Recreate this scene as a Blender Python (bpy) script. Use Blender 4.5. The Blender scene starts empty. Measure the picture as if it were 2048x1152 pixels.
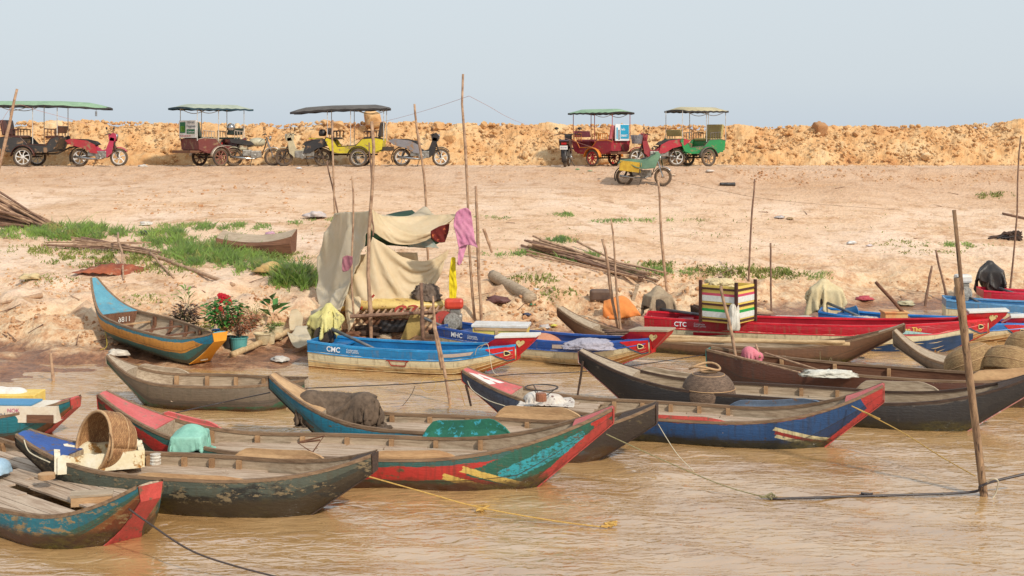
import bpy, bmesh, math, random
from mathutils import Vector, Matrix, noise
import numpy as np
R=random.Random(7)
SC=bpy.context.scene; COL=SC.collection
F=2600.0; CH=3.8; HY=275.0
def P(px,py,d): return Vector(((px-1024)*d/F, d, CH-(py-HY)*d/F))
def W(px,py,z=0.0):
    d=(CH-z)*F/(py-HY); return P(px,py,d)
# ---------- camera
cd=bpy.data.cameras.new("camera"); cam=bpy.data.objects.new("camera",cd); COL.objects.link(cam)
cam.location=(0,0,CH); cam.rotation_euler=(math.pi/2,0,0); cd.sensor_width=36; cd.lens=36*F/2048
cd.shift_y=-(576-HY)/2048; cd.clip_end=5000; cd.clip_start=0.5; SC.camera=cam
# ---------- materials
def lin(c):
    return tuple(((v/255)/12.92 if v/255<=.04045 else ((v/255+.055)/1.055)**2.4) for v in c)
MC={}
def nm(name):
    m=bpy.data.materials.new(name); m.use_nodes=True; nt=m.node_tree; b=nt.nodes['Principled BSDF']
    return m,nt,b,nt.nodes,nt.links
def nz(nt,vec,scale,detail=4,rough=.6,dist=0):
    n=nt.nodes.new('ShaderNodeTexNoise'); n.inputs['Scale'].default_value=scale; n.inputs['Detail'].default_value=detail
    n.inputs['Roughness'].default_value=rough; n.inputs['Distortion'].default_value=dist
    if vec is not None: nt.links.new(vec,n.inputs['Vector'])
    return n.outputs['Fac']
def ramp(nt,fac,stops,interp='LINEAR'):
    r=nt.nodes.new('ShaderNodeValToRGB'); r.color_ramp.interpolation=interp; e=r.color_ramp.elements
    while len(e)<len(stops): e.new(.5)
    for i,(p,c) in enumerate(stops):
        e[i].position=p; e[i].color=(*c,1) if len(c)==3 else c
    nt.links.new(fac,r.inputs['Fac']); return r.outputs['Color']
def bw(nt,fac,a,b):
    return ramp(nt,fac,[(a,(0,0,0)),(b,(1,1,1))])
def mix(nt,fac,a,b,mode='MIX'):
    m=nt.nodes.new('ShaderNodeMix'); m.data_type='RGBA'; m.blend_type=mode
    for s,v in ((m.inputs[0],fac),(m.inputs[6],a),(m.inputs[7],b)):
        if isinstance(v,(int,float)): s.default_value=v
        elif isinstance(v,tuple): s.default_value=(*v,1) if len(v)==3 else v
        else: nt.links.new(v,s)
    return m.outputs[2]
def coord(nt,kind='Object',scale=(1,1,1),rot=(0,0,0)):
    t=nt.nodes.new('ShaderNodeTexCoord'); mp=nt.nodes.new('ShaderNodeMapping'); mp.inputs['Scale'].default_value=scale
    mp.inputs['Rotation'].default_value=rot
    nt.links.new(t.outputs[kind],mp.inputs['Vector']); return mp.outputs['Vector']
def bump(nt,b,h,strength,dist=.02):
    n=nt.nodes.new('ShaderNodeBump'); n.inputs['Strength'].default_value=strength; n.inputs['Distance'].default_value=dist
    nt.links.new(h,n.inputs['Height']); nt.links.new(n.outputs['Normal'],b.inputs['Normal'])
def math_(nt,op,a,b=None):
    m=nt.nodes.new('ShaderNodeMath'); m.operation=op
    for i,v in enumerate((a,b)):
        if v is None: continue
        if isinstance(v,(int,float)): m.inputs[i].default_value=v
        else: nt.links.new(v,m.inputs[i])
    return m.outputs[0]
K=.80   # paint albedo factor relative to the colour seen in the photograph
def M(name,c,c2=None,scale=6,rough=.75,bmp=.3,metal=0,stretch=(1,1,1),spot=None,k=K):
    """weathered surface: two tones, a fine noise and optional dirt spots"""
    if name in MC: return MC[name]
    m,nt,b,N,L=nm(name); v=coord(nt,'Object',stretch)
    c=tuple(x*k for x in lin(c)); c2=tuple(x*k for x in lin(c2)) if c2 else tuple(x*.7 for x in c)
    f=nz(nt,v,scale,6,.65); col=mix(nt,bw(nt,f,.38,.66),c,c2)
    f2=nz(nt,v,scale*9,3); col=mix(nt,.35,col,ramp(nt,f2,[(.3,(.45,.45,.45)),(.7,(.75,.75,.75))]),'OVERLAY')
    if spot:
        s=nz(nt,v,scale*2.3,6,.7); col=mix(nt,bw(nt,s,.56,.62),col,tuple(x*k for x in lin(spot)))
    L.new(col,b.inputs['Base Color']); b.inputs['Roughness'].default_value=rough; b.inputs['Metallic'].default_value=metal
    if bmp: bump(nt,b,f2,bmp,.01)
    MC[name]=m; return m
def wood(name,c,c2,grain=(1,14,14),scale=2.5,rough=.85,k=K):
    return M(name,c,c2,scale,rough,.5,0,grain,None,k)
# ---------- objects
def tag(o,label=None,cat=None,group=None,kind=None):
    if label: o['label']=label
    if cat: o['category']=cat
    if group: o['group']=group
    if kind: o['kind']=kind
    return o
def empty(name,loc=(0,0,0),rz=0,label=None,cat=None,group=None):
    o=bpy.data.objects.new(name,None); COL.objects.link(o); o.location=loc; o.rotation_euler=(0,0,rz); o.empty_display_size=.2
    return tag(o,label,cat,group)
class MB:
    def __init__(s): s.v=[]; s.f=[]; s.m=[]; s.uv=None
    def add(s,vs,fs,mi=0):
        o=len(s.v); s.v+= [tuple(x) for x in vs]; s.f+=[tuple(o+i for i in f) for f in fs]; s.m+=[mi]*len(fs); return s
    def box(s,c,size,rot=None,mi=0,taper=1.0):
        sx,sy,sz=(x/2 for x in size); vs=[]
        for z in (-1,1):
            for x,y in ((-1,-1),(1,-1),(1,1),(-1,1)):
                t=taper if z>0 else 1
                v=Vector((x*sx*t,y*sy*t,z*sz))
                if rot is not None: v=rot@v
                vs.append(v+Vector(c))
        return s.add(vs,[(3,2,1,0),(4,5,6,7),(0,1,5,4),(1,2,6,5),(2,3,7,6),(3,0,4,7)],mi)
    def tube(s,pts,r,n=8,mi=0,cap=True):
        pts=[Vector(p) for p in pts]; k=len(pts)
        rs=list(r) if hasattr(r,'__len__') else [r]*k
        up=None; vs=[]
        for i,p in enumerate(pts):
            d=(pts[min(i+1,k-1)]-pts[max(i-1,0)])
            d=d.normalized() if d.length>1e-9 else Vector((0,0,1))
            if up is None: up=d.orthogonal().normalized()
            up=(up-d*up.dot(d)); up=up.normalized() if up.length>1e-6 else d.orthogonal().normalized()
            w=d.cross(up)
            for j in range(n):
                a=2*math.pi*j/n; vs.append(p+(up*math.cos(a)+w*math.sin(a))*rs[i])
        fs=[(i*n+j,i*n+(j+1)%n,(i+1)*n+(j+1)%n,(i+1)*n+j) for i in range(k-1) for j in range(n)]
        if cap: fs+=[tuple(range(n-1,-1,-1)),tuple((k-1)*n+j for j in range(n))]
        return s.add(vs,fs,mi)
    def lathe(s,prof,n=20,M_=None,mi=0):
        vs=[];M_=M_ or Matrix()
        for r,z in prof:
            for j in range(n):
                a=2*math.pi*j/n; vs.append(M_@Vector((r*math.cos(a),r*math.sin(a),z)))
        k=len(prof)
        fs=[(i*n+j,i*n+(j+1)%n,(i+1)*n+(j+1)%n,(i+1)*n+j) for i in range(k-1) for j in range(n)]
        return s.add(vs,fs,mi)
    def grid(s,rows,mi=0,flip=False):
        a=len(rows);b=len(rows[0]);vs=[p for r in rows for p in r]
        fs=[(i*b+j,i*b+j+1,(i+1)*b+j+1,(i+1)*b+j) for i in range(a-1) for j in range(b-1)]
        if flip: fs=[f[::-1] for f in fs]
        return s.add(vs,fs,mi)
    def prism(s,prof,y0,y1,mi=0):
        """closed x-z outline extruded along y"""
        n=len(prof); vs=[(x,y0,z) for x,z in prof]+[(x,y1,z) for x,z in prof]
        fs=[tuple(range(n)),tuple(range(2*n-1,n-1,-1))]+[(i,i+n,(i+1)%n+n,(i+1)%n)[::-1] for i in range(n)]
        return s.add(vs,fs,mi)
    def build(s,name,mats,parent=None,smooth=False,solid=0,bevel=0,sub=0,uv=None,loc=None):
        me=bpy.data.meshes.new(name); me.from_pydata(s.v,[],s.f)
        mats=mats if isinstance(mats,(list,tuple)) else [mats]
        for m in mats: me.materials.append(m)
        if len(mats)>1: me.polygons.foreach_set('material_index',s.m)
        if uv is not None:
            ul=me.uv_layers.new(name='UVMap'); li=np.zeros(len(me.loops),dtype=np.int32); me.loops.foreach_get('vertex_index',li)
            ul.data.foreach_set('uv',np.asarray(uv,dtype=np.float32)[li].ravel())
        if smooth: me.polygons.foreach_set('use_smooth',[True]*len(me.polygons))
        me.update(); o=bpy.data.objects.new(name,me); COL.objects.link(o)
        if parent is not None: o.parent=parent
        if loc is not None: o.location=loc
        if solid: q=o.modifiers.new('s','SOLIDIFY'); q.thickness=solid; q.offset=0
        if bevel: q=o.modifiers.new('b','BEVEL'); q.width=bevel; q.segments=2; q.limit_method='ANGLE'
        if sub: q=o.modifiers.new('d','SUBSURF'); q.levels=sub; q.render_levels=sub
        return o
def cr(p0,p1,p2,p3,t):
    return .5*((2*p1)+(-p0+p2)*t+(2*p0-5*p1+4*p2-p3)*t*t+(-p0+3*p1-3*p2+p3)*t**3)
def spline(pts,n=8):
    pts=[Vector(p) for p in pts]; out=[]
    for i in range(len(pts)-1):
        a=pts[max(i-1,0)];b=pts[i];c=pts[i+1];d=pts[min(i+2,len(pts)-1)]
        for j in range(n): out.append(cr(a,b,c,d,j/n))
    out.append(pts[-1]); return out
def cloth_grid(ctrl,nu=6,nv=6,wr=.02,fs=3.0,seed=0,fold=None):
    rows=[spline(r,nu) for r in ctrl]; cols=list(zip(*rows)); cols=[spline(c,nv) for c in cols]
    g=[list(r) for r in zip(*cols)]
    for i,r in enumerate(g):
        for j,p in enumerate(r):
            a=noise.noise(p*fs+Vector((seed,0,0))); b=noise.noise(p*fs*2.7+Vector((0,seed,3)))
            off=Vector((0.3*b,-a-.5*b,.3*a))*wr
            w_=noise.noise(Vector((p.x*fs*1.6+p.z*fs*1.1,p.z*fs*.5-p.x*.4,seed+5.))); off.y-=wr*1.5*max(0,1-abs(w_)*5)
            if fold: off+=Vector((0,-1,0))*fold[0]*math.sin(j*fold[1]+i*fold[2]+2.2*a)*(.5+abs(b))
            g[i][j]=p+off
    return g
def cloth(name,ctrl,mat,parent=None,nu=6,nv=6,wr=.02,fs=3.0,seed=0,th=.006,fold=None):
    g=cloth_grid(ctrl,nu,nv,wr,fs,seed,fold)
    return MB().grid(g).build(name,mat,parent,smooth=True,solid=th)
def lump(c,size,seed=0,amp=.25,fs=2.2,nu=72,nv=34,flat=-.45,rz=0,box=3.0,ridge=1.0):
    """a sheet thrown over a load: boxy dome with creases running down it and a ragged skirt"""
    mb=MB(); rows=[]; c=Vector(c); ca,sa=math.cos(rz),math.sin(rz); S_=Vector((seed*3.1,seed,seed*.7))
    for i in range(nv+1):
        ph=math.pi*i/nv; row=[]
        for j in range(nu+1):
            th=2*math.pi*(j%nu)/nu; n=Vector((math.sin(ph)*math.cos(th),math.sin(ph)*math.sin(th),math.cos(ph)))
            k=1/(abs(n.x)**box+abs(n.y)**box+abs(n.z)**box)**(1/box)
            k+=amp*.9*noise.noise(n*1.3+S_)
            a=noise.noise(Vector((math.cos(th)*1.7,math.sin(th)*1.7,n.z*.6))*fs*.8+S_); b=noise.noise(n*fs*2.1+S_)
            k+=ridge*amp*(.75*max(0,1-abs(a)*4.5)**1.5-.28)*math.sin(ph)**.5+ridge*amp*.38*max(0,1-abs(b)*5)-amp*.1
            if n.z<0: k*=1+.30*min(1,-n.z*2)*(.4+noise.noise(Vector((math.cos(th)*2,math.sin(th)*2,seed))))
            q=n*k; q.z=max(q.z,flat); q=Vector((q.x*size[0]/2,q.y*size[1]/2,q.z*size[2]))
            row.append(c+Vector((q.x*ca-q.y*sa,q.x*sa+q.y*ca,q.z)))
        rows.append(row)
    return mb.grid(rows)
def stick(a,b,r0,r1,n=7,seg=9,wob=.02,seed=0):
    a=Vector(a);b=Vector(b);L=(b-a).length; pts=[];rs=[]
    for i in range(seg+1):
        t=i/seg; p=a.lerp(b,t); e=min(1,4*t*(1-t)+.25)
        p+=Vector((noise.noise(Vector((seed*7.3,t*3.1,0))),noise.noise(Vector((0,seed*5.1,t*3.1))),0))*wob*L*e
        pts.append(p); rs.append((r0+(r1-r0)*t)*(1+.13*noise.noise(Vector((seed,t*17,4)))+(.12 if R.random()<.2 else 0)))
    return MB().tube(pts,rs,n)
def copy_tree(o,parent=None):
    c=o.copy(); COL.objects.link(c)
    if parent is not None: c.parent=parent
    for ch in list(o.children): copy_tree(ch,c)
    return c

# ---------- cloth: sheets are let fall / sag under gravity, then frozen
SIMS=[];COLL=[]
def sim(o,pins=(),shrink=0.0,th=.006,stiff=12,bend=.4,mass=.35,tcol=None,press=None):
    for m_ in list(o.modifiers): o.modifiers.remove(m_)
    if pins:
        vg=o.vertex_groups.new(name='pin'); vg.add(list(pins),1.0,'REPLACE')
    c=o.modifiers.new('cloth','CLOTH'); st=c.settings; st.quality=4; st.mass=mass; st.tension_stiffness=stiff; st.compression_stiffness=stiff; st.shear_stiffness=stiff*.4; st.bending_stiffness=bend; st.air_damping=2.0
    if pins: st.vertex_group_mass='pin'
    st.shrink_min=shrink; st.shrink_max=shrink; c.collision_settings.distance_min=.012; c.collision_settings.use_self_collision=False
    c.point_cache.frame_start=1; c.point_cache.frame_end=60; SIMS.append((o,th)); return o
def collider(mb):
    o=mb.build('collider',[]) ; q=o.modifiers.new('c','COLLISION'); o.collision.thickness_outer=.01; o.collision.cloth_friction=25; COLL.append(o); return o
def drape(name,label,cat,mat,c,w,d,loads,floor=0.0,rz=0,res=40,h=.12,seed=0,bend=.3,th=.006,shrink=0,mass=.35,parent=None,fl=(1.0,.5)):
    """a sheet w x d dropped from height h over loads [(x,y,z,sx,sy,sz,kind)] standing at c"""
    c=Vector(c); top=max(l[2]+l[5] for l in loads); rows=[]; rot=Matrix.Rotation(rz,3,'Z')
    for i in range(res+1):
        row=[]
        for j in range(int(res*w/d)+1):
            x=(j/int(res*w/d)-.5)*w; y=(i/res-.5)*d; e=1+.08*noise.noise(Vector((x*3,y*3,seed)))
            row.append(c+rot@Vector((x*e,y*e,top+h+.03*noise.noise(Vector((x*5,y*5,seed+3))))))
        rows.append(row)
    o=MB().grid(rows).build(name,mat,parent,smooth=True)
    mb=MB()
    for (x,y,z,sx,sy,sz,k) in loads:
        q=c+rot@Vector((x,y,z))
        if k=='box': mb.box(q+Vector((0,0,sz/2)),(sx,sy,sz),rot@Matrix.Rotation(seed*.7,3,'Z') if len(loads)>1 else rot)
        else: mb.lathe([(max(.002,math.sin(a)),-math.cos(a)) for a in [math.pi*i/10 for i in range(11)]],14,Matrix.Translation(q+Vector((0,0,sz/2)))@Matrix.Diagonal((sx/2,sy/2,sz/2,1)))
    mb.add([c+rot@Vector((a*fl[0],b*fl[1],floor)) for a,b in ((-1,-1),(1,-1),(1,1),(-1,1))],[(0,1,2,3)])
    collider(mb); sim(o,(),shrink,th,8,bend,mass); return tag(o,label,cat) if label else o
def run_sims(n=38):
    for o in SIMS: pass
    SC.frame_start=1; SC.frame_end=60
    for f in range(1,n+1): SC.frame_set(f)
    dg=bpy.context.evaluated_depsgraph_get(); out=[]
    for o,th in SIMS:
        out.append(bpy.data.meshes.new_from_object(o.evaluated_get(dg)))
    for (o,th),me in zip(SIMS,out):
        for m_ in list(o.modifiers): o.modifiers.remove(m_)
        me.name=o.name; o.data=me; me.polygons.foreach_set('use_smooth',[True]*len(me.polygons))
        if th: q=o.modifiers.new('s','SOLIDIFY'); q.thickness=th; q.offset=0
    for o in COLL: bpy.data.objects.remove(o)
    SC.frame_set(1)
# ---------- ground shape
SH=[(-500,748),(0,748),(200,745),(450,738),(620,726),(800,712),(1000,702),(1150,690),(1300,672),(1600,640),(1800,622),(2048,610),(2600,600)]
SW=[tuple(W(a,b))[:2] for a,b in SH]; SX=[p[0] for p in SW]; SY=[p[1] for p in SW]
PT=[-3,-1,-.2,0,.05,.10,.17,.3,.5,.75,.9,.965,1.0,9]; PZ=[-1.6,-.9,-.10,0,.07,.17,.42,.80,1.30,1.95,2.44,2.74,2.84,2.84]
YR=41.0
def th(x,y,fine=True):
    ys=float(np.interp(x,SX,SY)); ys+=.45*noise.noise(Vector((x*.55,3,0)))
    t=(y-ys)/(YR-ys); z=float(np.interp(t,PT,PZ))
    if t>0:
        r=(.38 if x<6 else .17)*max(0,1-abs(t-.17)/.20)          # broken earth near the waterline
        v=Vector((x,y,0))
        z+=r*(noise.noise(v*.9)+.7*noise.noise(v*2.1)+.35*abs(noise.noise(v*5.5)))
        if t<1: z+=.09*noise.noise(v*.35)*min(1,t*5)*min(1,(1-t)*8)
        if fine and y<45:
            w=min(1,t*12)*(1 if t<.4 else .45)
            dr=max(0,noise.noise(Vector((x*.25+4,y*.4,2))))
            z+=w*(.035*noise.noise(v*4)+.022*noise.noise(v*9))+dr*.07*abs(noise.noise(v*6))*min(1,t*6)
            if t>.93: z+=.05*noise.noise(Vector((x*2.2,y*4,5)))
        if x>6.5 and t>.86:   # small eroded scarp right of the parked trailers
            e=.5+.5*math.tanh((y-39.2-.35*noise.noise(Vector((x*.9,0,0))))*9)
            z+= (e-1)*.24*min(1,(x-6.5)/2)
    z-=.20*math.exp(-((x+2.05)/1.1)**2-((y-24.6)/.7)**2)
    return z
def G(px,py,dz=0.0):
    """where the sight line of a pixel meets the ground"""
    d=15.0; last=None
    while d<47:
        p=P(px,py,d)
        if p.z<=max(th(p.x,p.y,False),0)+dz: break
        d+=.05
    p=P(px,py,d); return p
def on(x,y): return Vector((x,y,max(th(x,y),0)))
def build_ground():
    xs=list(np.arange(-24,24.01,.11)); xs=[-900,-200,-60,-32]+xs+[32,60,200,900]
    ys=[18,19]+list(np.arange(19.5,47.5,.11))+[52,70,120,300,900,2500]
    mb=MB(); rows=[[(x,y,th(x,y) if abs(x)<25 and y<60 else 1.6 if y>60 else th(max(-24,min(24,x)),y,False)) for x in xs] for y in ys]
    mb.grid(rows)
    m,nt,b,N,L=nm('sandy earth'); v=coord(nt); k=.80
    C=lambda r,g,bb:tuple(x*k for x in lin((r,g,bb)))
    big=nz(nt,v,.35,5,.6); med=nz(nt,v,2.2,7,.7); fin=nz(nt,v,22,4,.7); vst=coord(nt,'Object',(.6,2.5,1)); st=nz(nt,vst,1.1,6,.7)
    col=mix(nt,bw(nt,big,.40,.58),C(252,218,188),C(242,202,166))
    col=mix(nt,math_(nt,'MULTIPLY',bw(nt,st,.52,.66),.55),col,C(216,172,128))
    col=mix(nt,bw(nt,med,.55,.68),col,C(222,182,140))
    sx=N.new('ShaderNodeSeparateXYZ'); L.new(v,sx.inputs[0]); z=sx.outputs['Z']; y=sx.outputs['Y']; x=sx.outputs['X']
    zn=math_(nt,'ADD',z,math_(nt,'MULTIPLY',math_(nt,'SUBTRACT',med,.5),.5))
    # orange-brown broken soil low down, wet mud at the water
    low=ramp(nt,zn,[(.0,(1,1,1)),(.45,(.9,.9,.9)),(.85,(0,0,0))])
    soil=ramp(nt,nz(nt,v,3.5,8,.75),[(.30,C(156,100,64)),(.42,C(214,162,116)),(.55,C(240,206,164)),(.75,C(250,228,196))])
    col=mix(nt,math_(nt,'MULTIPLY',low,.95),col,soil)
    mud=ramp(nt,zn,[(0,(1,1,1)),(.10,(1,1,1)),(.22,(0,0,0))])
    mudc=ramp(nt,nz(nt,v,5,8,.8),[(.36,C(104,70,50)),(.6,C(172,122,88))])
    col=mix(nt,mud,col,mudc)
    pt=nz(nt,coord(nt,'Object',(.35,.8,1)),.8,8,.78,.4); col=mix(nt,math_(nt,'MULTIPLY',bw(nt,pt,.53,.60),.75),col,ramp(nt,nz(nt,v,7,6,.8),[(.35,C(176,120,80)),(.5,C(222,176,132)),(.65,C(238,204,166))]))
    # trodden grey-brown band under the road edge
    yn=math_(nt,'ADD',y,math_(nt,'MULTIPLY',math_(nt,'SUBTRACT',st,.5),5))
    band=ramp(nt,math_(nt,'DIVIDE',yn,100),[(.365,(0,0,0)),(.392,(1,1,1)),(.41,(1,1,1)),(.425,(.3,.3,.3))])
    col=mix(nt,math_(nt,'MULTIPLY',band,.6),col,C(202,160,124))
    col=mix(nt,.5,col,ramp(nt,fin,[(.25,(.36,.36,.36)),(.7,(.66,.66,.66))]),'OVERLAY')
    crumbs=N.new('ShaderNodeTexVoronoi'); crumbs.inputs['Scale'].default_value=9; L.new(v,crumbs.inputs['Vector'])
    dk=math_(nt,'MULTIPLY',bw(nt,med,.50,.62),ramp(nt,crumbs.outputs['Distance'],[(.1,(0,0,0)),(.16,(0,0,0)),(.6,(1,1,1))]))
    col=mix(nt,math_(nt,'MULTIPLY',dk,.35),col,C(160,105,70))
    L.new(col,b.inputs['Base Color'])
    L.new(ramp(nt,zn,[(.0,(.35,)*3),(.10,(.45,)*3),(.3,(.95,)*3)]),b.inputs['Roughness'])
    h=math_(nt,'ADD',math_(nt,'MULTIPLY',med,1.6),math_(nt,'ADD',fin,math_(nt,'MULTIPLY',crumbs.outputs['Distance'],.8)))
    bump(nt,b,h,.8,.04)
    o=mb.build('ground',m,smooth=True); o['kind']='structure'; return m
ground_mat=build_ground()
# ---------- rubble embankment behind the road
RM,nt,b,N,L=nm('dry clay rubble'); v=coord(nt); k=.72
C=lambda r,g,bb:tuple(x*k for x in lin((r,g,bb)))
n1=nz(nt,v,1.1,7,.7); n2=nz(nt,v,14,5,.7)
col=ramp(nt,n1,[(.28,C(206,146,94)),(.42,C(232,180,122)),(.6,C(244,204,152)),(.75,C(250,222,180))])
info=N.new('ShaderNodeAttribute'); info.attribute_name='tone'
col=mix(nt,info.outputs['Fac'],col,C(176,116,72))
col=mix(nt,.5,col,ramp(nt,n2,[(.25,(.40,.40,.40)),(.7,(.60,.60,.60))]),'OVERLAY')
L.new(col,b.inputs['Base Color']); b.inputs['Roughness'].default_value=.95; bump(nt,b,n2,.6,.04)
def crest(x):
    px=1024+x*F/46.2; py=np.interp(px,[0,150,400,560,640,745,800,900,1060,1300,1500,1640,1900,1960,2048,2400],[250,244,250,252,246,249,245,250,252,252,256,254,256,250,246,244])
    return CH-(py-HY)*46.2/F
def bank_z(x,y):
    c=crest(x)+.05*noise.noise(Vector((x*1.3,0,9)))
    foot=44.6+.35*noise.noise(Vector((x*.5,1,1)))
    t=(y-foot)/(46.2-foot); s=max(0,min(1,t)); s=s**.75
    z=2.7+(c-2.7)*s
    if y>46.6: z-=(y-46.6)*.25
    return z
def build_bank():
    xs=np.arange(-23,23.01,.065); ys=list(np.arange(44.0,47.4,.075))+[49,52]
    rows=[]
    for y in ys:
        r=[]
        for x in xs:
            x=float(x); z=bank_z(x,y); v=Vector((x,y,z)); a=1 if y<47 else .3
            w=noise.voronoi(v*2.3)[0]; w2=noise.voronoi(v*5.1+Vector((3,1,2)))[0]
            w3=noise.voronoi(v*1.1)[0]; dz=a*(.16*(.5-w3[0])+.13*(.5-w[0])+.09*(.4-w2[0])+.05*noise.noise(v*7)+.25*noise.noise(Vector((x*.8,z*1.5,3)))); s=min(1,max(0,(y-44.2)/.5))
            r.append((x+.03*noise.noise(v*5),y-.7*dz*s,z+dz*.7*s))
        rows.append(r)
    o=MB().grid(rows).build('hill',RM,smooth=False); o['kind']='structure'
build_bank()
def rock_mesh(seed,sub=1,amp=.32):
    bm=bmesh.new(); bmesh.ops.create_icosphere(bm,subdivisions=sub,radius=1)
    for q in bm.verts:
        n=q.co.copy(); q.co*=1+amp*noise.noise(n*1.3+Vector((seed*5.7,seed,0)))+amp*.5*noise.noise(n*3+Vector((seed,9,0)))
        for ax in (Vector((1,.3,.2)),Vector((-.2,1,.4)),Vector((.3,-.5,1))):   # flat broken faces
            d=q.co.dot(ax.normalized()); lim=.72+.1*math.sin(seed*3+ax.x*5)
            if abs(d)>lim: q.co-=ax.normalized()*(abs(d)-lim)*(1 if d>0 else -1)
    vs=[tuple(q.co) for q in bm.verts]; fs=[tuple(w.index for w in f.verts) for f in bm.faces]; bm.free(); return np.array(vs),fs
ROCKS=[rock_mesh(i) for i in range(9)]; ROCKS2=[rock_mesh(i+20,2,.35) for i in range(4)]
def rock_field(name,items,mat,label,cat='rubble',smooth=False):
    V=[];Fa=[];T=[];o=0
    for (p,s,t) in items:
        vs,fs=ROCKS[R.randrange(9)] if s<.22 else ROCKS2[R.randrange(4)]
        a,bq=R.random()*6.28,R.random()*6.28; m=np.array(Matrix.Rotation(a,3,'Z')@Matrix.Rotation(bq,3,'X')@Matrix.Diagonal((1,R.uniform(.65,1),R.uniform(.5,.9))))
        V.append(vs@m.T*s+np.array(p)); Fa+=[tuple(i+o for i in f) for f in fs]; T+=[t]*len(vs); o+=len(vs)
    mb=MB(); mb.v=[tuple(q) for q in np.vstack(V)]; mb.f=Fa; mb.m=[0]*len(Fa)
    ob=mb.build(name,mat,smooth=smooth); at=ob.data.attributes.new('tone','FLOAT','POINT'); at.data.foreach_set('value',T)
    return tag(ob,label,cat,kind='stuff')
it=[]
for i in range(5200):
    x=R.uniform(-20,20); y=44.5+2.1*R.random()**.8; s=.026+.085*R.random()**2.6
    if R.random()<.007: s=R.uniform(.13,.24)
    it.append(((x,y-.08,bank_z(x,y)+R.uniform(-.02,.05)),s,max(0,min(.8,R.gauss(-.05,.17)))))
for i in range(900):
    x=R.uniform(-20,20); y=R.uniform(43.9,44.9); s=.02+.07*R.random()**2.5
    it.append(((x,y,2.85),s,R.random()*.5))
rock_field('rubble',it,RM,'orange clay clods heaped along the road embankment')
for px,py,w,lab in ((746,240,36,'large pale clay boulder on the crest behind the yellow trailer'),(1640,258,30,'dark orange clay boulder jutting from the bank crest at right')):
    d=45.9; p=P(px,py,d); vs,fs=rock_mesh(px,3,.5); s=w/2*d/F; mb=MB().add([Vector(q)*s*1.15+p for q in vs],fs)
    o=mb.build('boulder',RM,smooth=True); tag(o,lab,'boulder')
    if px>1000:
        a=o.data.attributes.new('tone','FLOAT','POINT'); a.data.foreach_set('value',[.7]*len(vs))
# clods of broken soil on the slope
SM=M('broken soil clods',(232,190,146),(196,136,90),1.5,.95,.8,k=.66)
it=[]
def clods(n,x0,x1,y0,y1,smin,smax,pw=3):
    for i in range(n):
        q=G(R.uniform(x0,x1),R.uniform(y0,y1)); s=smin+(smax-smin)*R.random()**pw
        if noise.noise(q*.8)<-.15: continue
        q=on(q.x,q.y)
        if q.z<.14: continue
        it.append(((q.x,q.y,q.z+s*.1),s,0))
clods(3200,-40,660,560,725,.010,.052); clods(1500,900,1420,520,680,.012,.07); clods(500,1400,2080,560,620,.01,.05)
clods(900,-40,700,480,600,.01,.05); clods(700,230,700,370,430,.012,.07,4); clods(900,-40,2080,333,372,.012,.05,3); clods(500,1450,2080,330,365,.015,.07,3)
clods(500,-40,2080,370,480,.01,.035,3)
rock_field('soil_clods',it,SM,'scattered clods of dry broken soil on the slope','soil')
# ---------- water
def build_water():
    xs=np.arange(-13,17,.05); ys=[]
    y=7.0
    while y<33: ys.append(y); y+=.035+.0016*(y-7)
    X,Y=np.meshgrid(xs,np.array(ys)); Z=np.zeros_like(X); rr=np.random.RandomState(3)
    # wind ripples: many short crossing wave trains, crests mostly along x
    for i in range(46):
        lam=.22*1.065**i if i<30 else rr.uniform(.18,.6); a=math.radians(rr.normal(78,24)); k_=2*math.pi/lam
        ph=rr.uniform(0,6.28); kx,ky=k_*math.cos(a),k_*math.sin(a)
        warp=.5*np.sin(X*.9+i)+.4*np.sin(Y*.7+X*.4+i*2)
        Z+=.0040*lam**1.0*np.sin(kx*X+ky*Y+ph+warp)*(.6+.4*np.sin(X*.31+Y*.23+i))
    Z*=np.clip((34-Y)/14,.35,1)
    rows=[[ (X[i,j],Y[i,j],Z[i,j]) for j in range(X.shape[1])] for i in range(X.shape[0])]
    m,nt,b,N,L=nm('muddy river water'); v=coord(nt,'Object',(1,2.6,1),(0,0,.12))
    c=ramp(nt,nz(nt,v,.5,4),[(.3,tuple(x*.62 for x in lin((208,158,98)))),(.7,tuple(x*.74 for x in lin((222,180,126))))])
    L.new(c,b.inputs['Base Color']); b.inputs['Roughness'].default_value=.03; b.inputs['IOR'].default_value=3.6
    b.inputs['Specular IOR Level'].default_value=.5
    rp=nz(nt,v,4.2,3,.5,.6); rp=ramp(nt,rp,[(.36,(0,0,0)),(.52,(.8,.8,.8)),(.64,(1,1,1))]); h=math_(nt,'ADD',rp,math_(nt,'MULTIPLY',nz(nt,v,1.3,3,.5),2.0)); bump(nt,b,h,.27,.05)
    o=MB().grid(rows).build('water',m,smooth=True); o['kind']='structure'
    far=MB(); e=[(-400,-60),(400,-60),(400,7),(-400,7)]; far.add([(a,c_,-.012) for a,c_ in e],[(0,1,2,3)])
    far.add([(-400,7,-.012),(-13,7,-.012),(-13,60,-.012),(-400,60,-.012)],[(0,1,2,3)]); far.add([(17,7,-.012),(400,7,-.012),(400,60,-.012),(17,60,-.012)],[(0,1,2,3)])
    o=far.build('water',m); o['kind']='structure'
build_water()
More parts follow.
